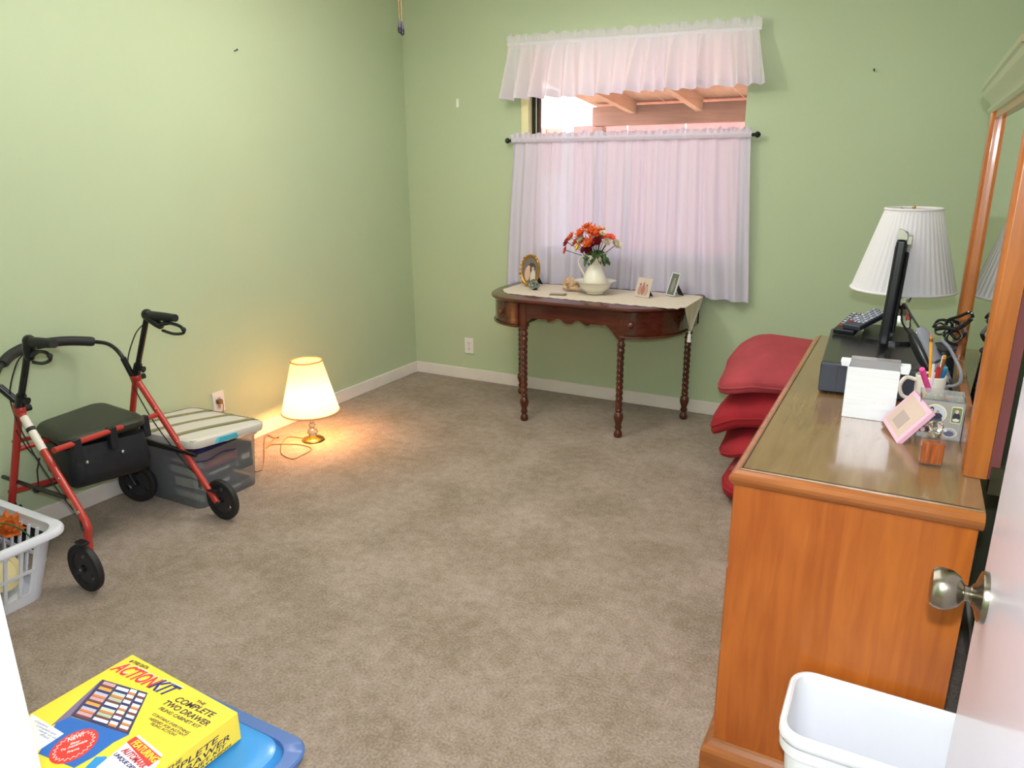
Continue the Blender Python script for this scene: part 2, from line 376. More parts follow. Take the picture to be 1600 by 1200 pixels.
for i in range(14):
    x = -2.9 + i * .36
    b = MB(); b.add([(x, 4.54, 2.312), (x + .35, 4.54, 2.312), (x + .35, 7.6, 2.002), (x, 7.6, 2.002), (x, 4.54, 2.332), (x + .35, 4.54, 2.332), (x + .35, 7.6, 2.022), (x, 7.6, 2.022)],
                    [(0, 3, 2, 1), (4, 5, 6, 7), (0, 1, 5, 4), (1, 2, 6, 5), (2, 3, 7, 6), (3, 0, 4, 7)])
    b.build('roof_board', RAF, pc, world=True)
for x in (-2.8, 2.1): MB().box((x - .05, 6.95, -.08), (x + .05, 7.05, 1.85)).build('post', BEAM, pc, world=True)
SAL = mat('salmon_fence_paint', (214, 96, 84), rough=.8)
fe = thing('salmon_fence', 'salmon pink panel fence beyond the patio beam', 'fence', (-.6, 9, -.08))
for i in range(8):
    x = -3.95 + i * .72
    MB().box((x, 9, -.08), (x + .70, 9.03, 1.97)).build('panel', SAL, fe, world=True, bevel=.004)
MB().box((-4.1, 8.98, -.08), (-3.99, 9.06, 2.02)).build('post', PAPER, fe, world=True)
bw = thing('brick_wall', 'low sunlit brick garden wall at the left edge of the window view', 'wall', (-5.2, 9.2, -.08))
BR = mat('sunlit_red_brick', (214, 116, 96), rough=.85); MOR = mat('pale_mortar', (226, 214, 200), rough=.9)
MB().box((-6.4, 9.25, -.08), (-4.1, 9.4, 1.98)).build('mortar_core', MOR, bw, world=True)
bm0 = None
for r in range(7):
    for i in range(9):
        x = -6.35 + i * .24 + (r % 2) * .12
        o = MB().box((0, 0, 0), (.225, .06, .068)).build('brick', BR, bw) if bm0 is None else None
        if o is None: o = bm0.copy(); COL.objects.link(o)
        else: bm0 = o
        o.location = (x - bw.location.x, 9.22 - bw.location.y, 1.40 + r * .082 - bw.location.z)

# ================================================================== CURTAINS
rod = thing('curtain_rod', 'black cafe curtain rod with ball finials across the window', 'curtain rod', (-1.57, 4.345, 1.65))
RZ = 1.652; RY = 4.345
MB().tube([(-2.338, RY, RZ), (-.845, RY, RZ)], .0075, 12).build('rod', BLACKP, rod, smooth=True, world=True)
for x, s in ((-2.338, -1), (-.845, 1)):
    MB().lathe([(.007, 0), (.012, .006), (.007, .012), (.013, .018), (.018, .028), (.013, .040), (.003, .046)] if s > 0 else [(.003, -.046), (.013, -.040), (.018, -.028), (.013, -.018), (.007, -.012), (.012, -.006), (.007, 0)], (x, RY, RZ), 16, 'x').build('finial', BLACKP, rod, smooth=True, world=True)
    MB().tube([(x - s * .03, RY, RZ), (x - s * .03, YB, RZ)], .006, 8).build('bracket', BLACKP, rod, world=True)
vr = thing('valance_rod', 'slim white rod running through the top of the valance', 'curtain rod', (-1.6, 4.33, 2.21))
MB().tube([(-2.345, 4.335, 2.213), (-.845, 4.335, 2.183)], .006, 10).build('rod', WHITE, vr, smooth=True, world=True)
for x in (-2.33, -.86): MB().tube([(x, 4.335, 2.20), (x, YB, 2.20)], .005, 8).build('bracket', WHITE, vr, world=True)

def foldfn(seed, n):
    rnd = random.Random(seed); cs = []
    x = 0; ks = [0]
    while x < 1: x += rnd.uniform(.5, 1.5) / n; ks.append(x)
    sg = [rnd.uniform(.5, 1.0) for _ in ks]
    def f(u):
        for i in range(len(ks) - 1):
            if u <= ks[i + 1]:
                t = (u - ks[i]) / (ks[i + 1] - ks[i]); return (.5 - .5 * math.cos(2 * PI * t)) * sg[i]
        return 0
    return f
fA, fB = foldfn(3, 15), foldfn(5, 46)
def curtain_pt(u, v):         # v 0 at rod, 1 at hem
    x = -2.330 + u * 1.480; t = min(1, v * 3)
    amp = .045 * (.25 + .75 * v ** .6)
    y = RY + .012 - amp * fA(u + .012 * math.sin(v * 2 + u * 9)) - .007 * fB(u) * (1 - .8 * v)
    z = RZ - .01 - v * (.905 + .012 * math.sin(u * 7) + .004 * fA(u))
    x += .006 * math.sin(u * 50) * v + (u - .45) * .115 * v
    return V((x, min(y, 4.375), z))
ct = thing('cafe_curtain', 'sheer white cafe curtain covering the lower window behind the dark table', 'curtain', (-1.58, 4.345, .74))
MB().grid(curtain_pt, 330, 36).build('curtain_panel', CURT, ct, smooth=True, world=True, recalc=False)
hem = lambda u, v: curtain_pt(u, .955 + .045 * v) + V((0, -.0015, 0))
MB().grid(hem, 330, 2).build('hem', CURT, ct, smooth=True, world=True, recalc=False)
def header(x0, x1, yy, zf, h, seed, thick, n=240):
    f1, f2 = foldfn(seed, 46), foldfn(seed + 1, 20)
    def fn(u, v):                     # wraps round the rod then stands up as a ruffle
        x = x0 + u * (x1 - x0); z0 = zf(u)
        if v < .5:
            a = v / .5
            return V((x, yy - .012 - .005 * f1(u) - .003 * math.sin(a * PI), z0 - thick + a * 2 * thick))
        a = (v - .5) / .5
        return V((x, yy - .010 + .016 * (f1(u) - .5) * a * 1.6 + .010 * (f2(u) - .5) * a, z0 + thick + a * h * (.65 + .45 * f2(u) + .15 * f1(u))))
    return MB().grid(fn, n, 8)
header(-2.334, -.845, RY, lambda u: RZ, .032, 11, .013, 300).build('ruffle_header', CURT, ct, smooth=True, world=True, recalc=False)
fC = foldfn(21, 16)
def val_pt(u, v):
    zt = 2.213 - .030 * u; xt = -2.35 + u * 1.505
    if v < 0: v = 0
    dep = .318 - .045 * u - .010 * fC(u)
    if u > .9: dep += 0
    x = xt + v * (-.03 * (1 - u) ** 3 + .065 * max(0, (u - .7) / .3) ** 2) + .012 * v * math.sin(u * 22)
    amp = .105 * v ** .7 + .012
    y = 4.325 - amp * fC(u + .01 * v * math.sin(u * 14)) - .006 * fB(u) * (1 - v)
    return V((x, y, zt - .01 - v * dep))
va = thing('valance', 'short white gathered valance hanging askew across the window top', 'curtain', (-1.6, 4.335, 1.9))
MB().grid(val_pt, 300, 20).build('valance_panel', VAL, va, smooth=True, world=True, recalc=False)
MB().grid(lambda u, v: val_pt(u, .86 + .14 * v) + V((0, -.002, 0)), 300, 3).build('hem', VAL, va, smooth=True, world=True, recalc=False)
header(-2.352, -.835, 4.335, lambda u: 2.213 - .030 * u, .045, 31, .011, 260).build('ruffle_header', VAL, va, smooth=True, world=True, recalc=False)

# ================================================================== WALL FITTINGS
def outlet(loc, face, label, name='wall_outlet'):
    t = thing(name, label, 'outlet', loc, rz=0 if face == 'y' else PI / 2)   # local: faces -y
    pm = mat('outlet_ivory', (232, 226, 222), rough=.35, var=.01)
    MB().box((-.037, -.007, -.058), (.037, 0, .058)).build('cover_plate', pm, t, bevel=.003)
    for z in (.022, -.022):
        s = MB().prism(rrect(.032, .03, .009), 0, .003, frame((0, -.0065, z), (1, 0, 0), (0, 0, 1)) ).build('socket', pm, t)
        h = MB()
        for x in (-.006, .006): h.box((x - .0012, -.0108, z - .003), (x + .0012, -.0096, z + .006))
        h.lathe([(.0025, -.0108), (.0025, -.0096)], (0, 0, z - .009), 8, 'y'); h.build('slots', INK, t)
    MB().lathe([(.003, -.0085), (.003, -.0065)], (0, 0, 0), 10, 'y').build('screw', NICKEL, t)
    return t
outlet(P(733.5, 540, 1, YB), 'y', 'white wall outlet low on the back wall left of the dark table')
outlet(P(341, 628, 0, XL), 'x', 'white wall outlet on the left wall with a lamp plug in it')
def mark(name, c, axis, label, cat, kind):
    if kind == 'nail':
        o = MB().tube([c, c + (V((.022, 0, .005)) if axis == 0 else V((0, -.022, .005)))], .0028, 8); m = mat('steel_nail', (70, 84, 88), rough=.4, metal=.8)
        t = thing(name, label, cat, c); o.build('shank', m, t, world=True)
        e = c + (V((.022, 0, .005)) if axis == 0 else V((0, -.022, .005)))
        MB().ball(e, .0055, 8, 5).build('head', m, t, world=True)
    else:
        o = MB().prism(rrect(.018, .055, .008), 0, .002, frame(c - V((0, .0, 0)), (1, 0, .05), (0, 0, 1))).build(name, PAPER); tag(o, label, cat)
mark('nail', P(1366, 111, 1, YB), 1, 'small nail in the back wall right of the window', 'nail', 'nail')
mark('nail', P(366, 80, 0, XL), 0, 'small nail high on the left wall', 'nail', 'nail')
mark('spackle_patch', P(715, 161, 1, YB), 1, 'small white spackle patch on the back wall left of the valance', 'wall patch', 'patch')

# ceiling fan (above the frame) whose pull chains hang into view
fx, fy = -1.86, 2.55
FANW = mat('fan_bronze', (70, 62, 60), rough=.35, metal=.6)
cf = thing('ceiling_fan', 'dark bronze ceiling fan with five blades and hanging pull chains', 'ceiling fan', (fx, fy, ZC))
MB().lathe([(.02, 2.40), (.06, 2.41), (.10, 2.44), (.10, 2.52), (.05, 2.55), (.05, 2.60), (.07, 2.62)], (fx, fy, 0), 28).build('motor_housing', FANW, cf, smooth=True, world=True)
for k in range(5):
    a = 2 * PI * k / 5 + .35; Mx = Matrix.Translation((fx, fy, 2.475)) @ Matrix.Rotation(a, 4, 'Z') @ Matrix.Rotation(.2, 4, 'X')
    MB().prism([(.14, -.05), (.55, -.065), (.58, -.03), (.58, .03), (.55, .065), (.14, .05)], -.004, .004, Mx).build('blade', CHERRY, cf, world=True)
    MB().box((.08, -.015, -.01), (.2, .015, -.003), Mx).build('blade_arm', FANW, cf, world=True)
MB().lathe([(.002, 2.22), (.05, 2.235), (.085, 2.28), (.08, 2.33), (.05, 2.37), (.05, 2.40)], (fx, fy, 0), 28).build('added_light_globe', thin('frosted_globe', (250, 244, 230), clear=.55, gloss=.05, transl=.9), cf, smooth=True, world=True)  # unseen light kit, added to the fan to go with its fill lamp
for dx, px, py in ((0, 624.5, 41), (.012, 628.5, 44)):
    c = P(px, py, 1, fy + dx)
    MB().tube([(c.x, c.y, c.z + .02), (c.x, c.y, 2.41)], .0013, 6).build('pull_chain', mat('bead_chain', (176, 130, 96), rough=.4, metal=.6), cf, world=True)
    MB().lathe([(.002, -.026), (.006, -.024), (.0085, -.014), (.007, 0), (.004, .016), (.002, .024)], c, 14).build('pull_fob', mat('pewter', (80, 76, 86), rough=.25, metal=.9), cf, smooth=True, world=True)

# ================================================================== CONSOLE TABLE
TCX, TZ = -1.665, .757
def table_outline(e=0, n=14):
    """kidney: straight back, straight middle front, quarter-ellipse ends"""
    hx, yb, yf, yc = .605 + e, 4.345, 3.725 - e, 4.10
    pts = [(TCX + hx, yb), (TCX - hx, yb)]
    a, bb = .30 + e, yc - yf
    for i in range(n + 1):
        t = PI / 2 * i / n; pts.append((TCX - .305 - a * math.cos(t), yc - bb * math.sin(t)))
    for i in range(n + 1):
        t = PI / 2 * (1 - i / n); pts.append((TCX + .305 + a * math.cos(t), yc - bb * math.sin(t)))
    return pts
tb = thing('console_table', 'dark cherry console table with rounded ends and rope-twist legs under the window', 'table', (TCX, 4.05, 0))
b = MB(); z0 = TZ - .024
b.loft([ringz(table_outline(e), z) for e, z in ((.005, z0), (.014, z0 + .004), (.020, z0 + .010), (.020, z0 + .016), (.012, TZ - .002), (.006, TZ))])
b.build('tabletop', CHERRY, tb, smooth=True, world=True)
# apron body: two rounded drawer cases
zb = .585
for s in (-1, 1):
    pts = []; a, bb = .285, .355
    for i in range(15):
        t = PI / 2 * i / 14; pts.append((TCX + s * (.315 + a * math.cos(t)), 4.10 - bb * math.sin(t)))
    pts = [(TCX + s * .315, 4.33), (TCX + s * .60, 4.33)] + pts + [(TCX + s * .315, 3.745)]
    if s < 0: pts = pts[::-1]
    MB().prism(pts, zb, z0).build('apron_case', CHERRY, tb, world=True)
    lip = [V((TCX + s * (.32 + (a + .004) * math.cos(PI / 2 * i / 14)), 4.10 - (bb + .004) * math.sin(PI / 2 * i / 14), zb + .006)) for i in range(15)]
    MB().tube(lip, .007, 8).build('apron_bead', CHERRY, tb, smooth=True, world=True)
    # curved drawer front
    rings = []
    for i in range(4, 15):
        t = PI / 2 * i / 14; r = 1.012
        x = TCX + s * (.315 + a * r * math.cos(t)) ; y = 4.10 - bb * r * math.sin(t)
        rings.append([V((x, y, zb + .022)), V((x, y, z0 - .008)), V((x - s * .006, y + .008, z0 - .008)), V((x - s * .006, y + .008, zb + .022))])
    MB().loft(rings).build('drawer_front', CHERRY, tb, smooth=True, world=True)
    kp = V((-2.10, 3.775, .664)) if s < 0 else V((-1.285, 3.748, .664))
    dr = (V((s * .45, -1, 0)) if s < 0 else V((.15, -1, 0))).normalized()
    q = dr.to_track_quat('Z', 'Y').to_matrix().to_4x4(); q.translation = kp
    k = MB(); k.lathe([(.010, -.01), (.007, .004), (.008, .010), (.016, .016), (.018, .022), (.013, .029), (.004, .032)], (0, 0, 0), 18)
    k.v = [q @ p for p in k.v]; k.build('drawer_knob', CHERRY, tb, smooth=True, world=True)
# middle apron with scalloped bottom edge
xs0, xs1 = TCX - .30, TCX + .30
ol = [(xs0, z0), (xs1, z0)]
def scal(u):
    m = abs(u - .5) * 2
    zz = .645 - .012 * math.cos(m * PI * 5) * (1 if m < .45 else 0)
    if m < .1: zz = .632 + .005 * (m / .1)
    if m > .72: zz = .650 - ((m - .72) / .28) ** 1.6 * .075
    return zz
N = 48
for i in range(N + 1): u = 1 - i / N; ol.append((xs0 + u * (xs1 - xs0), scal(u)))
MB().prism([(x, z) for x, z in ol], -.010, .010, frame((0, 3.765, 0), (1, 0, 0), (0, 0, 1))).build('scalloped_apron', CHERRY, tb, world=True)
MB().box((TCX - .6, 4.305, zb), (TCX + .6, 4.335, z0)).build('rear_apron', CHERRY, tb, world=True)
LP = []
prof = [(.017, 0), (.022, .004), (.025, .016), (.022, .032), (.014, .045), (.019, .052), (.022, .060), (.016, .075), (.021, .092), (.027, .112), (.028, .126), (.024, .142), (.015, .152), (.021, .158), (.021, .166), (.017, .172)]
up = [(.017, .500), (.022, .506), (.022, .515), (.015, .524), (.022, .535), (.024, .545), (.018, .556), (.016, .565), (.023, .575), (.023, .590)]
for lx, ly in ((-1.955, 3.775), (-1.345, 3.765), (-1.098, 4.245), (-2.225, 4.255)):
    L_ = MB(); L_.lathe(prof, (lx, ly, 0), 20); L_.lathe(up, (lx, ly, 0), 20)
    L_.lathe([(.0185 if 1 else 0, .170 + .332 * i / 90) for i in range(91)], (lx, ly, 0), 28, flute=.12, nf=3, twist=62)
    lg = L_.build('leg', CHERRYV, tb, smooth=True, world=True)
    MB().box((lx - .022, ly - .022, .588), (lx + .022, ly + .022, z0)).build('leg_block', CHERRYV, lg, world=False) if False else None
    o = MB().box((lx - .023, ly - .023, .586), (lx + .023, ly + .023, z0)).build('leg_block', CHERRYV, tb, world=True, bevel=.003)

# runner of lace cloth
def rz_(x): return TZ + .002 + .0008 * math.sin(x * 60)
ru = thing('table_runner', 'cream scalloped lace runner draped along the dark console table', 'table runner', (TCX, 4.05, TZ))
def run_pt(u, v):
    x = -2.215 + u * 1.16
    hw = .232 * (1 - max(0, (.12 - u) / .12) ** 2 * .55)
    yc_ = 4.09 + .0 * u; sc = .012 * abs(math.sin(u * PI * 22)) if v in (0, 1) else 0
    front = yc_ - hw - .015 * math.sin(u * 3) - (.045 if u > .0 else 0) * u; back = yc_ + .20
    y = front + (back - front) * v + (sc if v == 0 else 0)
    return V((x, y, rz_(x + y)))
MB().grid(run_pt, 90, 16).build('runner_top', LACE, ru, world=True, smooth=True)
# end drape with tassel over the right end
def drop_pt(u, v):
    y0, y1 = 3.855, 4.27; yt = 4.00
    y = (y0 + (y1 - y0) * u) * (1 - v) + yt * v
    d = .155 * v
    x = -1.062 + .034 * min(1, v * 14) + .008 * math.sin(u * 14) * v
    return V((x, y, TZ + .0035 - d * (1 if v > .075 else 0)))
MB().grid(drop_pt, 16, 14).build('runner_drape', LACE, ru, world=True, smooth=True)
tp = V((-1.030, 4.0, .605))
MB().lathe([(.004, 0), (.008, -.006), (.005, -.013), (.010, -.02), (.012, -.05), (.011, -.062)][::-1], tp, 12).build('tassel', PAPER, ru, world=True, smooth=True)

TT = TZ + .004
def easel_frame(name, label, cat, c, w_, h, tilt, rz, mats, dep=.008, border=.008, pic=None, oval=False):
    t = thing(name, label, cat, c, rz)
    M = Matrix.Rotation(-tilt, 4, 'X')   # local: faces -y, leans back
    if oval:
        ro = lambda a, b_, k=40: [(a * math.cos(2 * PI * i / k), h / 2 + b_ * math.sin(2 * PI * i / k)) for i in range(k)]
        rings = []
        for sc_, yy in ((1, 0), (1.0, -.008), (.93, -.014), (.86, -.011), (.82, -.004)):
            rings.append([M @ V((x, yy, z)) for x, z in ro(w_ / 2 * sc_, h / 2 * sc_)])
        MB().loft(rings, True, False).build('frame_rim', mats[0], t, smooth=True)
        MB().prism([(x, z) for x, z in ro(w_ / 2 * .84, h / 2 * .84)], 0, .002, M @ frame((0, -.004, 0), (1, 0, 0), (0, 0, 1))).build('photo', mats[1], t)
        d = MB()
        for i in range(22):
            a = 2 * PI * i / 22; d.ball(M @ V((w_ / 2 * .97 * math.cos(a), -.012, h / 2 + h / 2 * .97 * math.sin(a))), .006 if i % 4 else .010, 6, 4)
        d.build('ornament', mats[0], t, smooth=True)
    else:
        f = MB()
        for a, b_ in (((-w_ / 2, 0), (-w_ / 2 + border, h)), ((w_ / 2 - border, 0), (w_ / 2, h)), ((-w_ / 2, 0), (w_ / 2, border)), ((-w_ / 2, h - border), (w_ / 2, h))):
            f.box((a[0], -dep, a[1]), (b_[0], 0, b_[1]), M)
        f.build('frame_rim', mats[0], t, bevel=.0012)
        MB().box((-w_ / 2 + .002, -dep * .5, .002), (w_ / 2 - .002, -.0005, h - .002), M).build('photo', mats[1], t)
    top = M @ V((0, 0, h * .62)); q = V((.02, h * .45, .002))
    MB().add([top + V((-.02, 0, 0)), top + V((.02, 0, 0)), q + V((.022, 0, 0)), q + V((-.022, 0, 0)), top + V((-.02, .002, 0)), top + V((.02, .002, 0)), q + V((.022, .003, 0)), q + V((-.022, .003, 0))],
             [(0, 3, 2, 1), (4, 5, 6, 7), (0, 1, 5, 4), (1, 2, 6, 5), (2, 3, 7, 6), (3, 0, 4, 7)]).build('easel_leg', mats[2], t)
    return t, M
def figure_print(t, M, parts, y=-.006):
    """flat printed shapes: (x, z, rx, rz, colour)"""
    for i, (x, z, a, b_, col) in enumerate(parts):
        MB().prism([(x + a * math.cos(2 * PI * k / 14), z + b_ * math.sin(2 * PI * k / 14)) for k in range(14)], 0, .0006 + i * .0001, M @ frame((0, y, 0), (1, 0, 0), (0, 0, 1))).build('print', flat('photo_ink', *col), t)
GREYPH = flat('grey_photo', 112, 104, 100)
t, M = easel_frame('oval_picture_frame', 'gold oval picture frame with an old photo at the left end of the table', 'picture frame', (-2.105, 4.135, TT + .006), .150, .196, .16, -.18, (GOLD, GREYPH, BLACKP), oval=True)
figure_print(t, M, [(.012, .115, .030, .030, (70, 62, 60)), (-.018, .075, .022, .045, (206, 170, 150)), (-.012, .113, .012, .014, (214, 176, 156)), (.026, .060, .020, .045, (204, 194, 178)), (.022, .108, .011, .013, (196, 160, 140))])
t, M = easel_frame('frameless_photo', 'unframed colour photo of three people leaning back on the table', 'photo', (-1.345, 4.085, TT), .108, .112, .30, -.38, (flat('pinkish_print_edge', 216, 196, 190), flat('pale_photo', 200, 186, 172), flat('navy_easel', 44, 52, 92)), border=.004, dep=.003)
figure_print(t, M, [(-.024, .038, .012, .028, (180, 140, 120)), (.0, .042, .012, .032, (170, 110, 104)), (.024, .038, .012, .028, (186, 150, 128)), (0, .078, .007, .008, (190, 120, 110)), (-.024, .072, .006, .007, (150, 100, 90)), (.024, .07, .006, .007, (160, 104, 92))], y=-.0035)
t, M = easel_frame('silver_picture_frame', 'slim silver picture frame leaning back at the right end of the table', 'picture frame', (-1.205, 4.19, TT), .078, .138, .32, -.62, (mat('bright_silver_rim', (226, 228, 234), rough=.3, metal=.3, var=.02), flat('greenish_photo', 104, 110, 100), BLACKP), border=.007)
figure_print(t, M, [(0, .06, .014, .04, (150, 148, 132)), (.0, .1, .007, .009, (170, 150, 130))], y=-.0045)
# flat coaster/plaque
t = thing('small_plaque', 'small flat brass plaque lying on the runner before the seashell', 'plaque', (-1.815, 3.945, TT), .15)
MB().box((-.048, -.024, 0), (.048, .024, .006)).build('plate', mat('dull_brass', (134, 120, 96), rough=.35, metal=.5), t, bevel=.0015)
MB().box((-.038, -.015, .006), (.038, .015, .0075)).build('inscription', flat('grey_label', 170, 160, 146), t)
# seashell (spiny conch)
def shell(c, s, rz, name, label, m):
    t = thing(name, label, 'seashell', c, rz)
    rings = []
    for i in range(34):
        u = i / 33; r = s * (.52 * math.sin(PI * min(1, u * 1.25 + .04) * .8) ** .9 * (1 - .45 * u) + .02)
        ring = []
        for k in range(28):
            a = 2 * PI * k / 28; rr = r * (1 + .16 * max(0, math.sin(5 * a + u * 9)) + .07 * math.sin(u * 50) + .05 * math.sin(11 * a))
            if -2.2 < a - 2 * PI * 1 < -.9: rr *= .8
            ring.append(V(((u - .4) * s * 1.9, rr * math.cos(a), s * .62 + rr * 1.25 * math.sin(a))))
        rings.append(ring)
    MB().loft(rings).build('shell_body', m, t, smooth=True)
    sp = MB()
    for i in range(11):
        u = .12 + .05 * i; a = 1.0 + i * .55; r = s * .5
        p = V(((u - .4) * s * 1.9, r * .85 * math.cos(a), s * .42 + r * .75 * abs(math.sin(a))))
        d = (p - V((p.x, 0, s * .42))).normalized(); sp.tube([p - d * .006, p + d * s * .12, p + d * s * .40], [s * .12, s * .08, s * .01], 7)
    sp.build('spines', m, t, smooth=True)
    li = MB(); li.grid(lambda u, v: V(((u - .45) * s * 1.4, -s * (.30 + .14 * math.sin(v * PI)), s * (.12 + .42 * v))), 8, 6); li.build('lip', m, t, smooth=True)
shell((-1.80, 4.10, TT), .070, .12, 'spiny_seashell', 'tan and cream spiny seashell on the runner beside the pitcher bowl', mat('shell_tan', (190, 158, 124), rough=.6, var=.35, scale=28))
# dark glass/stone rose paperweight
t = thing('stone_rose', 'grey-green carved stone rose standing before the gold oval frame', 'ornament', (-2.02, 4.045, TT))
SR = mat('grey_green_stone', (120, 128, 116), rough=.25, var=.35, scale=40)
for i in range(10):
    a = i * 2.4; r = .010 + .0022 * i
    Mx = Matrix.Translation((0, -.004, .034)) @ Matrix.Rotation(a, 4, 'Y') @ Matrix.Translation((r, 0, 0)) @ Matrix.Rotation(.5, 4, 'Z')
    b = MB(); b.ball((0, 0, 0), (.007, .013, .018), 10, 6); b.v = [Mx @ p for p in b.v]; b.build('petal', SR, t, smooth=True)
MB().lathe([(.016, 0), (.018, .006), (.010, .012), (.014, .02)], (0, 0, 0), 14).build('foot', BLACKP, t, smooth=True)

# pitcher and bowl
PX, PY = -1.633, 4.075
t = thing('wash_bowl', 'cream wash bowl under the flower pitcher', 'bowl', (PX, PY, TT))
b = MB(); b.lathe([(.045, 0), (.052, .003), (.050, .010), (.072, .020), (.090, .040), (.098, .060), (.110, .070), (.124, .076), (.126, .079), (.118, .078), (.104, .073), (.092, .062), (.082, .042), (.060, .026), (.03, .020), (.002, .019)], (0, 0, 0), 48, capt=False)
b.build('bowl', CREAM, t, smooth=True)
t = thing('flower_pitcher', 'cream ceramic pitcher standing in the wash bowl', 'pitcher', (PX - .003, PY, TT + .0205), rz=0)
pr_ = [(.050, 0), (.058, .004), (.063, .020), (.068, .045), (.068, .065), (.062, .090), (.050, .118), (.043, .140), (.041, .160), (.045, .180), (.054, .205), (.060, .217)]
rings = []
for r, z in pr_ + [(.056, .217), (.050, .205), (.040, .180), (.036, .15)]:
    ring = []
    for k in range(40):
        a = 2 * PI * k / 40; lipf = max(0, (z - .15) / .07); x = r * math.cos(a) * (1 + .35 * lipf * max(0, math.cos(a)) ** 6); y = r * math.sin(a)
        ring.append(V((x, y, z + .012 * lipf * (max(0, math.cos(a)) ** 4) - .006 * lipf * abs(math.sin(a)))))
    rings.append(ring)
MB().loft(rings, True, False).build('pitcher_body', CREAM, t, smooth=True)
hp = smoothpath([(-.047, 0, .185), (-.075, 0, .198), (-.102, 0, .180), (-.104, 0, .150), (-.085, 0, .115), (-.066, 0, .085), (-.060, 0, .07)], 6)
MB().tube(hp, [.008 + .003 * math.sin(i) * 0 for i in range(len(hp))], 10, squash=.7).build('handle', CREAM, t, smooth=True)
# silk flowers, each one a thing
LEAF = flat('silk_leaf_green', 70, 92, 52, rough=.7); STEM = flat('stem_green', 60, 90, 50, rough=.7)
def petal_mesh(n, L, wd, cup, layers, mb, frill=0, seed=0):
    rnd = random.Random(seed)
    for l in range(layers):
        for i in range(n):
            a = 2 * PI * (i + .5 * l) / n + rnd.uniform(-.1, .1); Lr = L * (1 - .22 * l) * rnd.uniform(.9, 1.1); cu = cup + l * .35
            def fn(u, v):
                s_ = v; wv = wd * math.sin(PI * (.12 + .86 * s_) ** .8) * (1 - .15 * l)
                y = (u - .5) * 2 * wv; x = Lr * s_ * math.cos(cu * s_); z = Lr * s_ * math.sin(cu * s_) + abs(u - .5) * wd * .5 + frill * math.sin(u * 9 + i) * s_
                return V((x * math.cos(a) - y * math.sin(a), x * math.sin(a) + y * math.cos(a), z))
            mb.grid(fn, 4, 5)
    return mb
cols = {'orange': (226, 106, 48), 'red': (150, 34, 50), 'yellow': (244, 200, 50), 'white': (228, 218, 196), 'coral': (238, 92, 66), 'peach': (232, 168, 140)}
FM = {k: mat(k + '_petals', v, rough=.7, var=.15, scale=50) for k, v in cols.items()}
CEN = flat('flower_centre', 150, 110, 40)
base = V((PX, PY, TT + .20))
fl_ = [('orange', 'lily', 925, 362, .040), ('orange', 'lily', 908, 366, .034), ('orange', 'lily', 938, 372, .036), ('orange', 'lily', 893, 372, .030), ('orange', 'lily', 921, 380, .036), ('orange', 'lily', 911, 378, .030), ('coral', 'daisy', 955, 371, .022), ('coral', 'daisy', 946, 369, .020), ('red', 'carnation', 926, 384, .030), ('red', 'carnation', 887, 379, .026),
       ('red', 'carnation', 933, 379, .026), ('coral', 'daisy', 884, 391, .024), ('yellow', 'daisy', 904, 386, .028), ('white', 'carnation', 908, 374, .022), ('white', 'carnation', 962, 383, .030), ('peach', 'daisy', 940, 358, .022), ('white', 'daisy', 942, 365, .02), ('orange', 'lily', 917, 356, .032), ('red', 'carnation', 914, 390, .022), ('orange', 'lily', 930, 366, .034), ('orange', 'lily', 901, 379, .028), ('red', 'carnation', 921, 391, .026), ('white', 'carnation', 948, 379, .022)]
FLAB = ['large orange silk lily at the very centre top of the bouquet', 'orange silk lily just left of the central top lily', 'orange silk lily right of the central top lily', 'orange silk lily highest at the left side of the bouquet', 'orange silk lily right above the dark red carnations',
        'small orange silk lily beside the cream carnation', 'coral red silk daisy furthest right in the bouquet', 'coral silk daisy just left of the rightmost coral daisy', 'dark red silk carnation at the front centre above the green leaves', 'dark red silk carnation at the left side of the bouquet',
        'dark red silk carnation right of the front centre one', 'coral silk daisy drooping lowest at the far left', 'yellow silk daisy at the left front of the bouquet', 'cream silk carnation above the yellow daisy', 'white silk carnation drooping at the far right of the bouquet',
        'peach silk daisy sticking up right of the orange lilies', 'white silk daisy below the peach daisy', 'orange silk lily topmost in the bouquet', 'dark red silk carnation lowest, right of the yellow daisy',
        'orange silk lily tucked right below the topmost lily', 'orange silk lily directly above the yellow daisy', 'dark red silk carnation resting on the pitcher rim', 'cream silk carnation below the coral daisies']
for i, (c, k, px, py, r) in enumerate(fl_):
    p = P(px, py, 1, PY - .015 - .035 * math.sin(i * 2.1)); d = ((p - base) + V((0, -.06, 0))).normalized()
    nm = {'lily': 'lily', 'daisy': 'daisy', 'carnation': 'carnation'}[k]
    t = thing('silk_' + nm, FLAB[i], 'flower', p, group='silk blooms in the cream pitcher', rot=d.to_track_quat('Z', 'Y').to_euler())
    mb = MB()
    if k == 'lily': petal_mesh(7, r * 1.5, .013, .35, 3, mb, .001, i)
    elif k == 'daisy': petal_mesh(9, r * 1.2, .012, .2, 2, mb, 0, i)
    else: petal_mesh(9, r * 1.35, .017, .4, 4, mb, .003, i)
    mb.build('petals', FM[c], t, smooth=True, recalc=False)
    MB().ball((0, 0, .004), (r * .16, r * .16, .005), 8, 5).build('flower_centre', CEN, t, smooth=True)
    inv = Matrix.LocRotScale(p, t.rotation_euler, None).inverted()
    MB().tube([V((0, 0, 0)), (inv @ lin(p, base, .5)) + V((0, 0, -.005)), inv @ (base - V((0, 0, .09)))], .0022, 6).build('stem', STEM, t)
t = thing('bouquet_greenery', 'dark green silk leaves spilling over the pitcher rim', 'foliage', base)
rnd = random.Random(4)
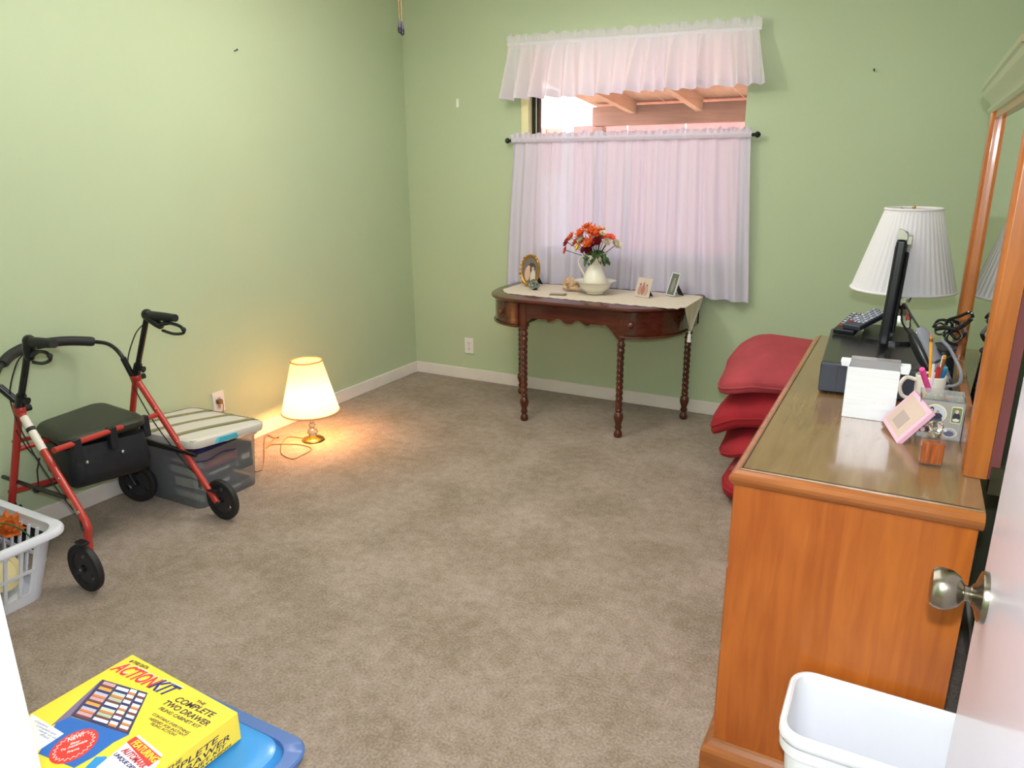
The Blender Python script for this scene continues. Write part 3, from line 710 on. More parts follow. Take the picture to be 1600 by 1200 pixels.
for i in range(48):
    a = rnd.uniform(0, 2 * PI); r = rnd.uniform(.015, .085); z = rnd.uniform(.0, .055) - r * .15
    Mx = Matrix.Translation((r * math.cos(a), r * math.sin(a), z)) @ Matrix.Rotation(a, 4, 'Z') @ Matrix.Rotation(rnd.uniform(-.3, .8), 4, 'Y')
    b = MB(); b.grid(lambda u, v: Mx @ V((v * .045 - .01, (u - .5) * .030 * math.sin(PI * (.08 + .9 * v)), .006 * math.cos(u * 6) - .02 * v * v)), 4, 5)
    b.build('leaf', LEAF, t, smooth=True)

# ================================================================== RED CUSHIONS
def cushion(name, label, c, s, rz, tilt, m, seed, rings_=22, sag=None, pinch=1, nseg=40):
    """soft boxy pad with piped edge, wrinkled"""
    rot = Matrix.Rotation(rz, 4, 'Z') @ Matrix.Rotation(tilt[0], 4, 'X') @ Matrix.Rotation(tilt[1], 4, 'Y')
    o = thing(name, label, 'cushion', c, rot=rot.to_euler(), group='red cushions stacked beside the dresser')
    def sup(t, e): return math.copysign(abs(math.cos(t)) ** e, math.cos(t)), math.copysign(abs(math.sin(t)) ** e, math.sin(t))
    rr = []
    for j in range(1, rings_):
        ph = -PI / 2 + PI * j / rings_; cz_, sz_ = sup(ph, .55); ring = []
        for k in range(nseg):
            a = 2 * PI * k / nseg; cx_, cy_ = sup(a, .45)
            p = V((s[0] * cx_ * abs(cz_), s[1] * cy_ * abs(cz_), s[2] * sz_))
            rx = abs(p.x / s[0]); ry = abs(p.y / s[1])
            p.z *= 1 - .35 * max(rx, ry) ** 3
            nz = mnoise.noise(p * 5 + V((seed, 0, 0))) * .022 + mnoise.noise(p * 14 + V((0, seed, 0))) * .008 + .007 * math.sin(14 * (p.x + p.y * .6) + 6 * mnoise.noise(p * 3 + V((seed, 3, 0)))) * max(rx, ry) ** 2
            p += p.normalized() * nz
            if sag: p = sag(p)
            ring.append(p)
        rr.append(ring)
    MB().loft(rr).build('cover', m, o, smooth=True)
    mid = [v.copy() for v in rr[rings_ // 2 - 1]]
    MB().tube([v * 1.004 for v in mid], .005, 6, closed=True).build('piping', m, o, smooth=True)
    return o
def sagf(k, dr=1):
    def f(p): p = p.copy(); p.z -= k * max(0, -p.x) ** 2 * 4 * dr + k * .6 * max(0, -p.y) ** 2; return p
    return f
cushion('seat_cushion', 'faded red cushion on top of the stack beside the dresser', (-.455, 3.56, .60), (.265, .30, .075), .10, (.10, .12), REDC2, 1, sag=sagf(.35))
cushion('seat_cushion', 'bright red cushion second from the top of the stack beside the dresser', (-.48, 3.55, .445), (.26, .30, .105), -.08, (.06, -.06), REDC, 2.3, sag=sagf(.42))
cushion('seat_cushion', 'red cushion third from the top, its folded corner drooping', (-.45, 3.53, .29), (.25, .30, .06), .12, (.02, -.06), REDC, 5.1, sag=sagf(.3))
cushion('seat_cushion', 'thin red cushion fourth from the top of the stack', (-.40, 3.50, .19), (.22, .29, .05), -.05, (0, -.05), REDC2, 7.7, sag=sagf(.3))
cushion('seat_cushion', 'red cushion at the bottom of the stack on the carpet', (-.42, 3.44, .075), (.225, .31, .072), .05, (0, 0), REDC, 9.4)

# ================================================================== DRESSER
HD = .85
ds = thing('dresser', 'orange maple dresser with polished overhanging top along the right wall', 'dresser', (-.05, 2.32, 0))
X0, X1, Y0, Y1 = -.280, .195, 1.575, 3.06
def moulded(name, x0, x1, y0, y1, steps, m, back=None):
    """stacked profile (inset, z)"""
    return MB().loft([ringz([(x0 + e, y0 + e), (x1, y0 + e), (x1, y1 - e), (x0 + e, y1 - e)], z) for e, z in steps]).build(name, m, ds, world=True)
MB().box((X0, Y0, .10), (X1 - .006, Y0 + .02, .815)).build('side_panel', MAPLE, ds, world=True)
MB().box((X0, Y1 - .02, .10), (X1 - .006, Y1, .815)).build('side_panel', MAPLE, ds, world=True)
MB().box((X1 - .014, Y0 + .01, .08), (X1 - .004, Y1 - .01, .81)).build('back_panel', MAROON, ds, world=True)
MB().box((X0, Y0 + .02, .10), (X0 + .02, Y1 - .02, .815)).build('face_frame', MAPLE, ds, world=True)
moulded('top_moulding', -.291, X1, 1.552, 3.085, [(.010, .812), (.004, .818), (0, .826), (0, .834), (.006, .842), (.016, .8465)], MAPLE_TRIM)
moulded('dresser_top', -.289, X1 - .001, 1.554, 3.083, [(.0175, .8460), (.0175, .8475), (.0190, .8500)], MAPLE_TOP)
inl = MB()
inl.box((-.289 + .020, 1.554 + .0205, .8496), (X1 - .01, 1.554 + .0235, .8506)); inl.box((-.289 + .020, 1.576, .8496), (-.289 + .023, 3.06, .8506))
inl.build('inlay_line', flat('dark_inlay', 60, 34, 22), ds, world=True)
moulded('base_moulding', -.305, X1, 1.550, 3.085, [(0, 0), (0, .082), (.004, .090), (.012, .096), (.020, .106), (.024, .112)], MAPLE_TRIM)
# three columns of drawers on the front (facing the room's left)
zc_ = [(.13, .345), (.36, .575), (.59, .80)]
for k in range(3):
    ya = Y0 + .035 + k * .472; yb_ = ya + .455
    for (za, zb2) in zc_:
        d = MB().box((X0 - .010, ya, za), (X0 + .004, yb_, zb2)).build('drawer', MAPLE, ds, world=True, bevel=.004)
        for yy in (ya + .13, yb_ - .13):
            kk = MB(); kk.lathe([(.007, 0), (.005, .004), (.010, .007), (.011, .012), (.005, .016)][::-1], (0, 0, 0), 14)
            kk.v = [V((X0 - .010 - p.z, yy + p.x, (za + zb2) / 2 + p.y)) for p in kk.v]
            kk.build('drawer_knob', BRASS, d, smooth=True, world=True)

# ================================================================== DRESSER MIRROR
mr = thing('dresser_mirror', 'tall wood framed mirror with crown moulding standing on the dresser back', 'mirror', (.185, 2.25, HD))
MX, my0, my1, mz0, mz1 = .166, 1.745, 2.76, HD + .001, 1.66
def post(ya, yb_):
    b = MB()
    n = 5
    for i in range(3):
        q0 = ya + (yb_ - ya) * i / 3 + .002; q1 = ya + (yb_ - ya) * (i + 1) / 3 - .002
        b.tube([(MX + .004, (q0 + q1) / 2, mz0), (MX + .004, (q0 + q1) / 2, mz1)], (q1 - q0) / 2, 10)
    b.box((MX + .004, ya, mz0), (MX + .040, yb_, mz1)); return b
post(my0, my0 + .06).build('frame_post', POSTW, mr, world=True, smooth=True)
post(my1 - .08, my1).build('frame_post', POSTW, mr, world=True, smooth=True)
MB().box((MX, my0 + .06, mz0), (MX + .040, my1 - .08, mz0 + .06)).build('bottom_rail', MAPLE_TRIM, mr, world=True, bevel=.003)
MB().box((MX, my0 + .06, mz1 - .04), (MX + .040, my1 - .08, mz1)).build('top_rail', MAPLE_TRIM, mr, world=True, bevel=.003)
MB().box((MX + .012, my0 + .055, mz0 + .05), (MX + .016, my1 - .075, mz1 - .03)).build('mirror_glass', MIRROR, mr, world=True)
MB().box((MX + .041, my0 + .004, mz0 - .0), (MX + .060, my1 - .004, mz1)).build('backing_board', MAROON, mr, world=True)
prof_ = [(.006, 1.640), (.014, 1.645), (.014, 1.655), (.006, 1.660), (.010, 1.668), (.030, 1.690), (.034, 1.705), (.040, 1.708), (.040, 1.722), (.030, 1.728)]
MB().loft([ringz([(MX - e, my0 - e), (MX + .06, my0 - e), (MX + .06, my1 + e), (MX - e, my1 + e)], z) for e, z in prof_]).build('crown_moulding', mat('glossy_crown_wood', (150, 128, 96), rough=.14, coat=.8), mr, world=True)
MB().box((MX + .045, my0 - .004, HD - .03), (MX + .07, my0 + .02, HD + .03)).build('mounting_bracket', NICKEL, mr, world=True)

# ================================================================== DOOR
dr_ = thing('door_leaf', 'glossy white open door with satin nickel knob at the right edge', 'door', (.17, .37, 0))
del dr_['category']; dr_.name = 'door_1'; struct(dr_)
MB().box((.162, .365, .012), (.197, 1.205, 2.03)).build('door_leaf', DOORM, dr_, world=True, bevel=.002)
kc = V((.160, 1.145, .893)); 
kb = MB(); kb.lathe([(.001, -.060), (.015, -.0595), (.0225, -.058), (.0255, -.053), (.0265, -.046), (.025, -.036), (.019, -.027), (.0105, -.022), (.009, -.016), (.012, -.012)], (0, 0, 0), 36, 'x'); kb.v = [kc + p * 1.17 for p in kb.v]; kb.build('door_knob', NICKEL, dr_, smooth=True, world=True)
kb = MB(); kb.lathe([(.012, -.014), (.017, -.010), (.027, -.007), (.0315, -.005), (.0325, -.002), (.0325, .002)], (0, 0, 0), 36, 'x'); kb.v = [kc + p * 1.17 for p in kb.v]; kb.build('knob_rose', NICKEL, dr_, smooth=True, world=True)
kb = MB(); kb.lathe([(.0325, .036), (.0325, .040), (.012, .050), (.009, .058), (.022, .064), (.026, .078), (.020, .090), (.001, .093)], kc, 28, 'x'); kb.build('door_knob', NICKEL, dr_, smooth=True, world=True)
MB().box((.168, 1.204, .86), (.191, 1.2075, .92)).build('latch_plate', BRASS, dr_, world=True)
for z in (.25, 1.0, 1.8): MB().tube([(.199, .368, z - .045), (.199, .368, z + .045)], .006, 8).build('hinge', BRASS, dr_, world=True)

# ================================================================== WASTEBASKET
wb = thing('wastebasket', 'white rectangular plastic wastebasket standing before the dresser side', 'wastebasket', (.075, 1.438, 0), .0)
def wr(s, z, e=0): return ringz(rrect(.365 * s + e, .218 * s + e, .045 * s + e / 2, 7), z)
b = MB(); b.loft([wr(.80, 0), wr(.81, .004), wr(.97, .372), wr(.985, .372, .01), wr(1, .376, .012), wr(1, .394, .012), wr(.995, .400, .008), wr(.985, .402, .0), wr(.97, .398, -.004), wr(.955, .37, -.006), wr(.80, .008, -.006)], True, True)
b.build('bin_body', WHITE, wb, smooth=True)
b = MB(); b.loft([wr(.975, .345, .014), wr(.975, .371, .018)], False, False); b.build('rim_skirt', WHITE, wb, smooth=True)

# ================================================================== ON THE DRESSER
def local(px, py, z=HD): return P(px, py, 2, z)
# black set-top box (rotated a little)
a_, b_ = local(1277, 615), V((.099, 2.35, HD))
ang = math.atan2(b_.y - a_.y, b_.x - a_.x) * .12
vb = thing('video_recorder', 'black video recorder under the remote controls on the dresser', 'video recorder', (-.187, 2.245, HD), ang)
WB, DB, HB = .30, .50, .096
MB().box((0, .004, .006), (WB, DB, HB)).build('case', mat('recorder_black', (38, 37, 38), rough=.25, var=.05), vb, bevel=.004)
MB().box((-.001, 0, .008), (WB + .001, .012, HB - .004)).build('front_panel', DARKW, vb, bevel=.003)
MB().box((.045, -.0015, .012), (.047, .002, HB - .008)).build('panel_seam', BLACKP, vb)
for x in (.09, .24): MB().lathe([(.008, -.003), (.006, 0), (.008, .002)], (x, 0, .022), 14, 'y').build('jack', BLACKP, vb)
for x in (.03, .27):
    for y in (.03, .46): MB().lathe([(.010, 0), (.011, .007)], (x, y, 0), 10).build('foot', BLACK, vb)
HT = HD + HB
# monitor seen edge-on
tv = thing('flat_monitor', 'thin black flat television seen edge-on before the white lamp', 'television', (-.030, 2.60, HT), 0.0)
def tvb(x0, x1, y0, y1, z0, z1): return MB().box((x0, y0, z0), (x1, y1, z1), Matrix.Rotation(.035, 4, 'Y'))
tvb(-.022, .006, -.12, .32, .012, .335).build('screen_housing', BLACKP, tv, bevel=.008)
tvb(.006, .018, -.10, .30, .05, .30).build('rear_shell', BLACKP, tv, bevel=.006)
tvb(-.0235, -.0215, -.10, .30, .035, .315).build('screen_panel', mat('screen_black', (12, 14, 18), rough=.08, var=0), tv)
gm = mat('grey_top_trim', (150, 148, 132), rough=.3, metal=.4)
MB().prism([(-.022, 0), (.006, 0), (.004, .015), (-.006, .026), (-.018, .030), (-.022, .028)], 0, .03, Matrix.Rotation(.035, 4, 'Y') @ frame((0, -.12, .336), (1, 0, 0), (0, 0, 1)) @ Matrix.Translation((0, 0, -.03))).build('hinge_cap', gm, tv)
tvb(.006, .020, -.12, -.085, .322, .348).build('latch', gm, tv, bevel=.002)
b = MB(); b.prism(rrect(.15, .26, .05, 6), 0, .010, Matrix.Translation((0.0, .10, 0))); b.build('stand_base', BLACKP, tv)
MB().box((-.015, .06, .008), (.015, .14, .03)).build('stand_neck', BLACKP, tv)
# remotes
def remote(c, rz, L, W, m, label, rows, btn):
    t = thing('remote_control', label, 'remote control', V(c) + V((0, 0, .5 * L * math.sin(.14))), rot=(.14, 0, rz))
    MB().box((-W / 2, -L / 2, 0), (W / 2, L / 2, .018)).build('case', m, t, bevel=.005)
    for r in range(rows):
        for k in range(4 if btn != 'b' else 3):
            n = 4 if btn != 'b' else 3
            x = (k - (n - 1) / 2) * W / n * .86; y = L / 2 - .018 - r * (L - .04) / rows
            MB().box((x - W * .075, y - .0045, .018), (x + W * .075, y + .0045, .0205)).build('button', BT[(r + k) % 2] if not (r == rows - 1 and k == 0) else flat('red_button', 200, 50, 50), t)
BT = [flat('grey_buttons', 196, 198, 202), flat('pale_buttons', 160, 168, 186)]
remote((-.142, 2.74, HT + .0005), -.22, .20, .070, BLACKP, 'black remote control with pale buttons lying left on the video recorder', 7, 'a')
remote((-.100, 2.74, HT + .019), -.42, .205, .062, DARKW, 'dark remote control with grey buttons overlapping the other, beside the television', 9, 'a')
# white lamp on the dresser
lc = V((-.008, 2.93, HD))
tl = thing('table_lamp', 'unlit white pleated table lamp with crystal base on the dresser', 'lamp', lc)
def shade(t, z0, z1, r0, r1, m, pleats=48, depth=.012, trim=None):
    n = pleats * 4; rings = []
    for j in range(9):
        u = j / 8; r = r0 + (r1 - r0) * u; rings.append([V((r * (1 + depth * math.cos(pleats * 2 * PI * k / n)) * math.cos(2 * PI * k / n), r * (1 + depth * math.cos(pleats * 2 * PI * k / n)) * math.sin(2 * PI * k / n), z0 + (z1 - z0) * u)) for k in range(n)])
    MB().loft(rings, False, False).build('lamp_shade', m, t, smooth=True)
    for z, r in ((z0, r0), (z1, r1)):
        MB().tube([V((r * 1.012 * math.cos(2 * PI * k / 48), r * 1.012 * math.sin(2 * PI * k / 48), z)) for k in range(48)], .0042, 6, closed=True).build('shade_trim', trim or m, t, smooth=True)
    sp = MB()
    for k in range(3): a = 2 * PI * k / 3; sp.tube([(0, 0, z1 - .012), (r1 * math.cos(a), r1 * math.sin(a), z1)], .0015, 5)
    sp.build('spider', BRASS, t)
shade(tl, .222, .498, .166, .088, SHADEW, trim=flat('shade_piping', 226, 222, 224))
MB().lathe([(.055, 0), (.060, .006), (.052, .014), (.030, .020), (.018, .026)], (0, 0, 0), 28).build('lamp_foot', BRASS, tl, smooth=True)
MB().lathe([(.016, .026), (.030, .040), (.045, .070), (.050, .100), (.044, .130), (.026, .152), (.018, .165), (.030, .178), (.034, .190), (.018, .205), (.012, .212)], (0, 0, 0), 14).build('crystal_body', CRYST, tl)
MB().tube([(0, 0, .21), (0, 0, .30)], .009, 10).build('socket', BRASS, tl, smooth=True)
MB().ball((0, 0, .345), (.028, .028, .04), 14, 8).build('bulb', PAPER, tl, smooth=True)
MB().lathe([(.004, .486), (.006, .500), (.006, .504), (.002, .508)], (0, 0, 0), 10).build('finial', BRASS, tl, smooth=True)
# aluminium box with plastic flaps
sb = thing('silver_holder_box', 'bright brushed silver box with a clear plastic sleeve on top', 'box', (-.044, 2.052, HD), .02)
MB().box((-.062, 0, 0), (.062, .045, .138)).build('metal_face', SILVER, sb, bevel=.0015)
for x in (.012, .034): MB().lathe([(.0035, -.0015), (.0035, 0)], (x - .0, 0, .05), 12, 'y').build('rivet', PAPER, sb)
MB().box((-.056, .004, .138), (.060, .040, .160)).build('plastic_sleeve', thin('grey_clear_plastic', (190, 186, 190), clear=.45, rough=.1, gloss=.2), sb)
MB().box((-.080, .0, .138), (-.056, .040, .153), taper=.003).build('flap', WHITE, sb, bevel=.001)
MB().box((.060, -.002, .132), (.084, .040, .152), taper=.003).build('flap', WHITE, sb, bevel=.001)
# acrylic photo cube / pen holder
pc_ = thing('photo_cube', 'clear acrylic pen cube showing four small photos on its front', 'photo cube', (.117, 1.975, HD), .0)
CT = flat('taupe_card', 150, 136, 118)
b = MB(); W2, D2, H2 = .048, .105, .098
for a, c_ in (((-W2, 0, 0), (-W2 + .003, D2, H2)), ((W2 - .003, 0, 0), (W2, D2, H2)), ((-W2, 0, 0), (W2, .003, H2)), ((-W2, D2 - .003, 0), (W2, D2, H2)), ((-W2, 0, 0), (W2, D2, .003)), ((-W2, 0, H2 - .003), (W2, D2 * .55, H2))): b.box(a, c_)
b.build('acrylic_shell', ACRYL, pc_)
MB().box((-W2 + .004, .0035, .004), (W2 - .004, .005, H2 - .005)).build('photo_mount', CT, pc_)
MB().box((-W2 + .004, .006, H2 - .008), (W2 - .004, D2 * .5, H2 - .006)).build('photo_mount', CT, pc_)
CRM = flat('cream_photo_border', 236, 226, 170)
def cubephoto(x, z, a, c_, oval, figs):
    ol = [(x + a * math.cos(2 * PI * k / 28), z + c_ * math.sin(2 * PI * k / 28)) for k in range(28)] if oval else rrect(2 * a, 2 * c_, .004, 4, x, z)
    M = frame((0, -.0002, 0), (1, 0, 0), (0, 0, 1))
    f = MB().prism(ol, 0, .0005, M).build('photo_border', CRM, pc_)
    MB().prism([(x + (q[0] - x) * .9, z + (q[1] - z) * .9) for q in ol], .0004, .0009, M).build('photo', flat('photo_sky', *figs[0]), f)
    for i, (fx_, fz, fa, fc, col) in enumerate(figs[1:]):
        MB().prism([(x + fx_ + fa * math.cos(2 * PI * k / 12), z + fz + fc * math.sin(2 * PI * k / 12)) for k in range(12)], .0008, .0012 + i * .0001, M).build('print', flat('photo_ink', *col), f)
cubephoto(-.013, .064, .025, .024, True, [(196, 206, 214), (0, -.014, .017, .008, (70, 90, 120)), (-.009, -.002, .006, .010, (236, 234, 232)), (-.008, .011, .0045, .006, (60, 44, 40)), (-.008, .009, .003, .004, (206, 160, 140)), (.006, -.005, .010, .008, (52, 56, 70)), (.005, .006, .0035, .0045, (190, 146, 124))])
cubephoto(.032, .066, .0115, .021, False, [(110, 130, 96), (0, -.004, .008, .011, (44, 46, 60)), (0, .009, .004, .005, (214, 180, 160)), (0, -.012, .007, .004, (220, 216, 214))])
cubephoto(-.030, .022, .013, .010, False, [(120, 92, 88), (-.004, -.002, .005, .006, (210, 190, 190)), (.006, .0, .005, .006, (60, 50, 60))])
cubephoto(.022, .020, .017, .012, True, [(170, 176, 190), (0, -.002, .011, .007, (96, 98, 120)), (-.008, .005, .004, .004, (220, 220, 226))])
# pink photo frame leaning
pk = flat('pink_frame', 236, 184, 206, rough=.35)
t = thing('pink_photo_frame', 'pink plastic photo frame leaning beside the photo cube', 'picture frame', (.012, 1.972, HD + .001), rot=(0, 0, 0))
A_, B_, C_ = V((.029, 1.895, HD)), V((-.012, 2.055, HD + .028)), V((.072, 1.93, HD + .088))
A_ = P(1400, 692, 2, HD + .001); B_ = P(1377, 655, 1, 2.03); D_ = P(1447, 632, 1, 1.95); 
u_ = (B_ - A_); v_ = (D_ - A_); nrm = u_.cross(v_).normalized(); 
v_ = (v_ - u_.normalized() * v_.dot(u_.normalized()))
if nrm.y > 0: nrm = -nrm
o_ = A_ - t.location
def pq(s, r, d): return o_ + u_ * s + v_ * r - nrm * d
def slab(s0, s1, r0, r1, d0, d1):
    return MB().add([pq(s0, r0, d0), pq(s1, r0, d0), pq(s1, r1, d0), pq(s0, r1, d0), pq(s0, r0, d1), pq(s1, r0, d1), pq(s1, r1, d1), pq(s0, r1, d1)], [(0, 3, 2, 1), (4, 5, 6, 7), (0, 1, 5, 4), (1, 2, 6, 5), (2, 3, 7, 6), (3, 0, 4, 7)])
slab(0, 1, 0, 1, 0, .013).build('frame_body', pk, t, bevel=.002)
slab(.09, .91, .1, .9, -.0008, 0).build('photo', flat('sketch_photo', 206, 182, 168), t)
slab(.3, .7, .2, .55, -.0014, -.0009).build('print', flat('grey_sketch', 176, 156, 150), t)
MB().tube([pq(.4, .6, .012), pq(.4, .25, .04)], .003, 6).build('strut', pk, t)
# perfume bottle
t = thing('perfume_bottle', 'amber glass perfume bottle with crystal stopper on the dresser front', 'perfume bottle', (.100, 1.790, HD), .12)
AMB = mat('amber_perfume', (236, 140, 40), rough=.02, trans=1, var=0, ior=1.36)
THG = thin('bottle_glass', (240, 236, 230), clear=.97, rough=.02, gloss=.04)
ho = rrect(.047, .032, .006, 3)
MB().loft([ringz(ho, z) for z in (0, .003, .060)] + [ringz([(x * .8, y * .8) for x, y in ho], .066)]).build('glass_body', THG, t)
hi = rrect(.0445, .0295, .005, 3)
MB().loft([ringz(hi, z) for z in (.006, .052)]).build('perfume', mat('amber_liquid', (166, 80, 12), rough=.1, var=.4, scale=40, stretch=(3, 3, .4), coat=.5), t)
for x in (-.012, .012): MB().box((x - .001, -.0165, .003), (x + .001, -.0155, .060)).build('facet_rib', THG, t)
MB().lathe([(.010, .066), (.010, .071), (.013, .072), (.013, .076), (.009, .077)], (0, 0, 0), 20).build('collar', CHROME, t, smooth=True)
MB().lathe([(.006, .077), (.013, .082), (.016, .089), (.014, .097), (.006, .102)], (0, 0, 0), 8).build('stopper', CRYST, t)
# mug behind
t = thing('cream_mug', 'cream mug with its handle showing behind the pink frame', 'mug', (.094, 2.225, HD))
MB().lathe([(.030, 0), (.034, .003), (.037, .05), (.038, .095), (.036, .097), (.034, .09), (.030, .006)], (0, 0, 0), 28, capt=True).build('mug_body', CREAM, t, smooth=True)
hp = smoothpath([(-.036, -.010, .082), (-.060, -.016, .086), (-.072, -.020, .062), (-.062, -.016, .034), (-.037, -.010, .026)], 6)
MB().tube(hp, .0055, 10).build('handle', CREAM, t, smooth=True)
def stick(name, label, cat, a, c_, r, m, tipm=None, tip=None, extra=None, n=10):
    t = thing(name, label, cat, a); MB().tube([a, c_], r, n).build('barrel', m, t, world=True, smooth=True)
    a = V(a); c_ = V(c_); d = (c_ - a).normalized()
    if tip: MB().tube([c_, c_ + d * tip], [r * 1.02, r * .9], n).build('end_cap', tipm, t, world=True, smooth=True)
    if extra: extra(t, a, c_, d)
    return t
def ferr(t, a, c_, d): MB().tube([c_ - d * .012, c_ - d * .002], .0042, 10).build('ferrule', BRASS, t, world=True, smooth=True)
stick('pencil', 'yellow pencil standing in the mug, eraser up', 'pencil', (.100, 2.215, HD + .01), P(1455, 527, 1, 2.20), .0037, flat('pencil_yellow', 240, 170, 40), flat('eraser_pink', 200, 120, 110), .008, ferr, 6)
stick('highlighter', 'pink highlighter pen leaning out of the mug', 'pen', (.100, 2.21, HD + .04), P(1441, 578, 1, 2.14), .0075, flat('highlighter_pink', 250, 90, 170), flat('pink_cap', 240, 70, 150), .004, lambda t, a, c_, d: MB().box((-.0012, -.010, -.03), (.0012, -.0075, 0), Matrix.Translation(c_) @ d.to_track_quat('Z', 'Y').to_matrix().to_4x4()).build('clip', flat('pink_clip', 236, 60, 140), t, world=True))
stick('pen', 'red pen standing in the mug', 'pen', (.105, 2.22, HD + .02), P(1466, 576, 1, 2.19), .0048, flat('pen_red', 200, 60, 60), flat('pen_red_cap', 170, 40, 50), .006)
stick('pen', 'white pen beside the yellow pencil in the mug', 'pen', (.10, 2.20, HD + .02), P(1459, 568, 1, 2.18), .0035, flat('pen_white', 226, 226, 230), CHROME, .006)
stick('pen', 'blue marker at the right of the mug', 'pen', (.110, 2.235, HD + .02), P(1477, 577, 1, 2.20), .0055, flat('pen_blue', 40, 110, 170), flat('pen_teal', 40, 150, 170), .006)
stick('lip_balm', 'brown and amber tube above the blue marker', 'tube', (.113, 2.245, HD + .02), P(1475, 560, 1, 2.22), .005, flat('tube_brown', 150, 80, 40), flat('tube_amber', 220, 150, 50), .008)
stick('letter_opener', 'thin cream strip upright between the pens', 'letter opener', (.105, 2.21, HD + .02), P(1473, 556, 1, 2.2), .0016, CREAM)
# grey hair iron (curling wand body) leaning with its cord
GRY = flat('grey_rubber', 128, 130, 138, rough=.5)
a = P(1478, 600, 1, 2.30); a.z = max(a.z, HD + .03); c_ = P(1436, 512, 1, 2.34)
t = thing('hair_clipper', 'grey hair clipper leaning behind the mug with black side', 'hair clipper', a)
pth = [lin(a, c_, u) for u in (0, .25, .5, .75, .95, 1)]
MB().tube(pth, [.022, .026, .025, .024, .020, .010], 14, squash=.75).build('grip', GRY, t, world=True, smooth=True)
off = V((-.020, -.008, -.008)); MB().tube([p + off for p in pth[1:5]], [.012, .018, .018, .012], 10).build('side_plate', BLACKP, t, world=True, smooth=True)
for u in (.35, .6, .9): MB().ball(lin(a, c_, u) + V((-.013, -.014, .002)), .0035, 8, 5).build('stud', CHROME, t, world=True, smooth=True)
cp = smoothpath([c_, P(1425, 495, 1, 2.38), P(1412, 475, 1, 2.5), P(1409, 500, 1, 2.55), P(1420, 520, 1, 2.5), P(1436, 535, 1, 2.45)], 6)
MB().tube(cp, .003, 8).build('cord', BLACK, t, world=True, smooth=True)
# grey cord loop
cp = smoothpath([P(1470, 530, 1, 2.16), P(1482, 542, 1, 2.16), P(1492, 560, 1, 2.16), P(1501, 580, 1, 2.15), P(1500, 597, 1, 2.15), P(1490, 603, 1, 2.16), P(1480, 604, 1, 2.18), V((.135, 2.2, HD + .06)), V((.14, 2.26, HD + .006))], 8)
o = MB().tube(cp, .0042, 10).build('grey_cord', GRY, smooth=True); tag(o, 'looping thick grey cord rising beside the mirror', 'cord')
# black eyeglasses on the pile, and black tangled cable
BG = mat('shiny_black', (14, 14, 18), rough=.15, var=0)
t = thing('eyeglasses', 'black eyeglasses folded open on the clutter beside the mirror', 'eyeglasses', P(1490, 515, 1, 2.22))
def gl(pts, r=.0042, nm='temple', closed=False): MB().tube(smoothpath(pts, 6, closed), r, 8, closed=closed).build(nm, BG, t, world=True, smooth=True)
gl([P(1478, 508, 1, 2.24), P(1482, 500, 1, 2.24), P(1500, 494, 1, 2.22), P(1516, 488, 1, 2.20), P(1520, 496, 1, 2.20)])
gl([P(1462, 514, 1, 2.24), P(1476, 512, 1, 2.23), P(1492, 514, 1, 2.21), P(1506, 508, 1, 2.19), P(1518, 498, 1, 2.18)], .006)
gl([P(1485, 500, 1, 2.30), P(1500, 506, 1, 2.30), P(1508, 520, 1, 2.28), P(1496, 530, 1, 2.28), P(1484, 520, 1, 2.30), P(1474, 526, 1, 2.3)], .005)
gl([P(1458, 512, 1, 2.28), P(1468, 500, 1, 2.28), P(1488, 506, 1, 2.27), P(1478, 530, 1, 2.27), P(1496, 540, 1, 2.26)], .004)
gl([P(1470, 505, 1, 2.26), P(1478, 512, 1, 2.25), P(1472, 522, 1, 2.24), P(1462, 520, 1, 2.25), P(1463, 508, 1, 2.26)], .0026, 'lens_rim', True)
gl([P(1482, 522, 1, 2.22), P(1496, 518, 1, 2.21), P(1502, 528, 1, 2.20), P(1492, 536, 1, 2.20), P(1480, 532, 1, 2.21)], .003, 'lens_rim', True)
rnd = random.Random(12); pts = []
for i in range(16):
    pts.append(V((.118 + .035 * math.sin(i * 2.3), 2.32 + .05 * math.cos(i * 1.7), HD + .008 + .012 * i * .5 + .02 * (i % 3))))
o = MB().tube(smoothpath(pts, 6), .0035, 8).build('black_cable', BLACK, smooth=True); tag(o, 'tangled black cable heaped behind the pens against the mirror', 'cord')
o = None
t = thing('black_pouch', 'dark soft pouch behind the pens under the eyeglasses', 'pouch', (.118, 2.36, HD))
rings = [[V(((.036 - .010 * j / 8) * math.cos(2 * PI * k / 24) * (1 + .12 * math.sin(5 * k)), (.06 - .02 * j / 8) * math.sin(2 * PI * k / 24), .15 * j / 8)) for k in range(24)] for j in range(9)]
MB().loft(rings).build('pouch_body', NYLON, t, smooth=True)
MB().tube([V((.03 * math.cos(2 * PI * k / 20), .045 * math.sin(2 * PI * k / 20), .148)) for k in range(20)], .004, 6, closed=True).build('drawstring', BLACK, t, smooth=True)

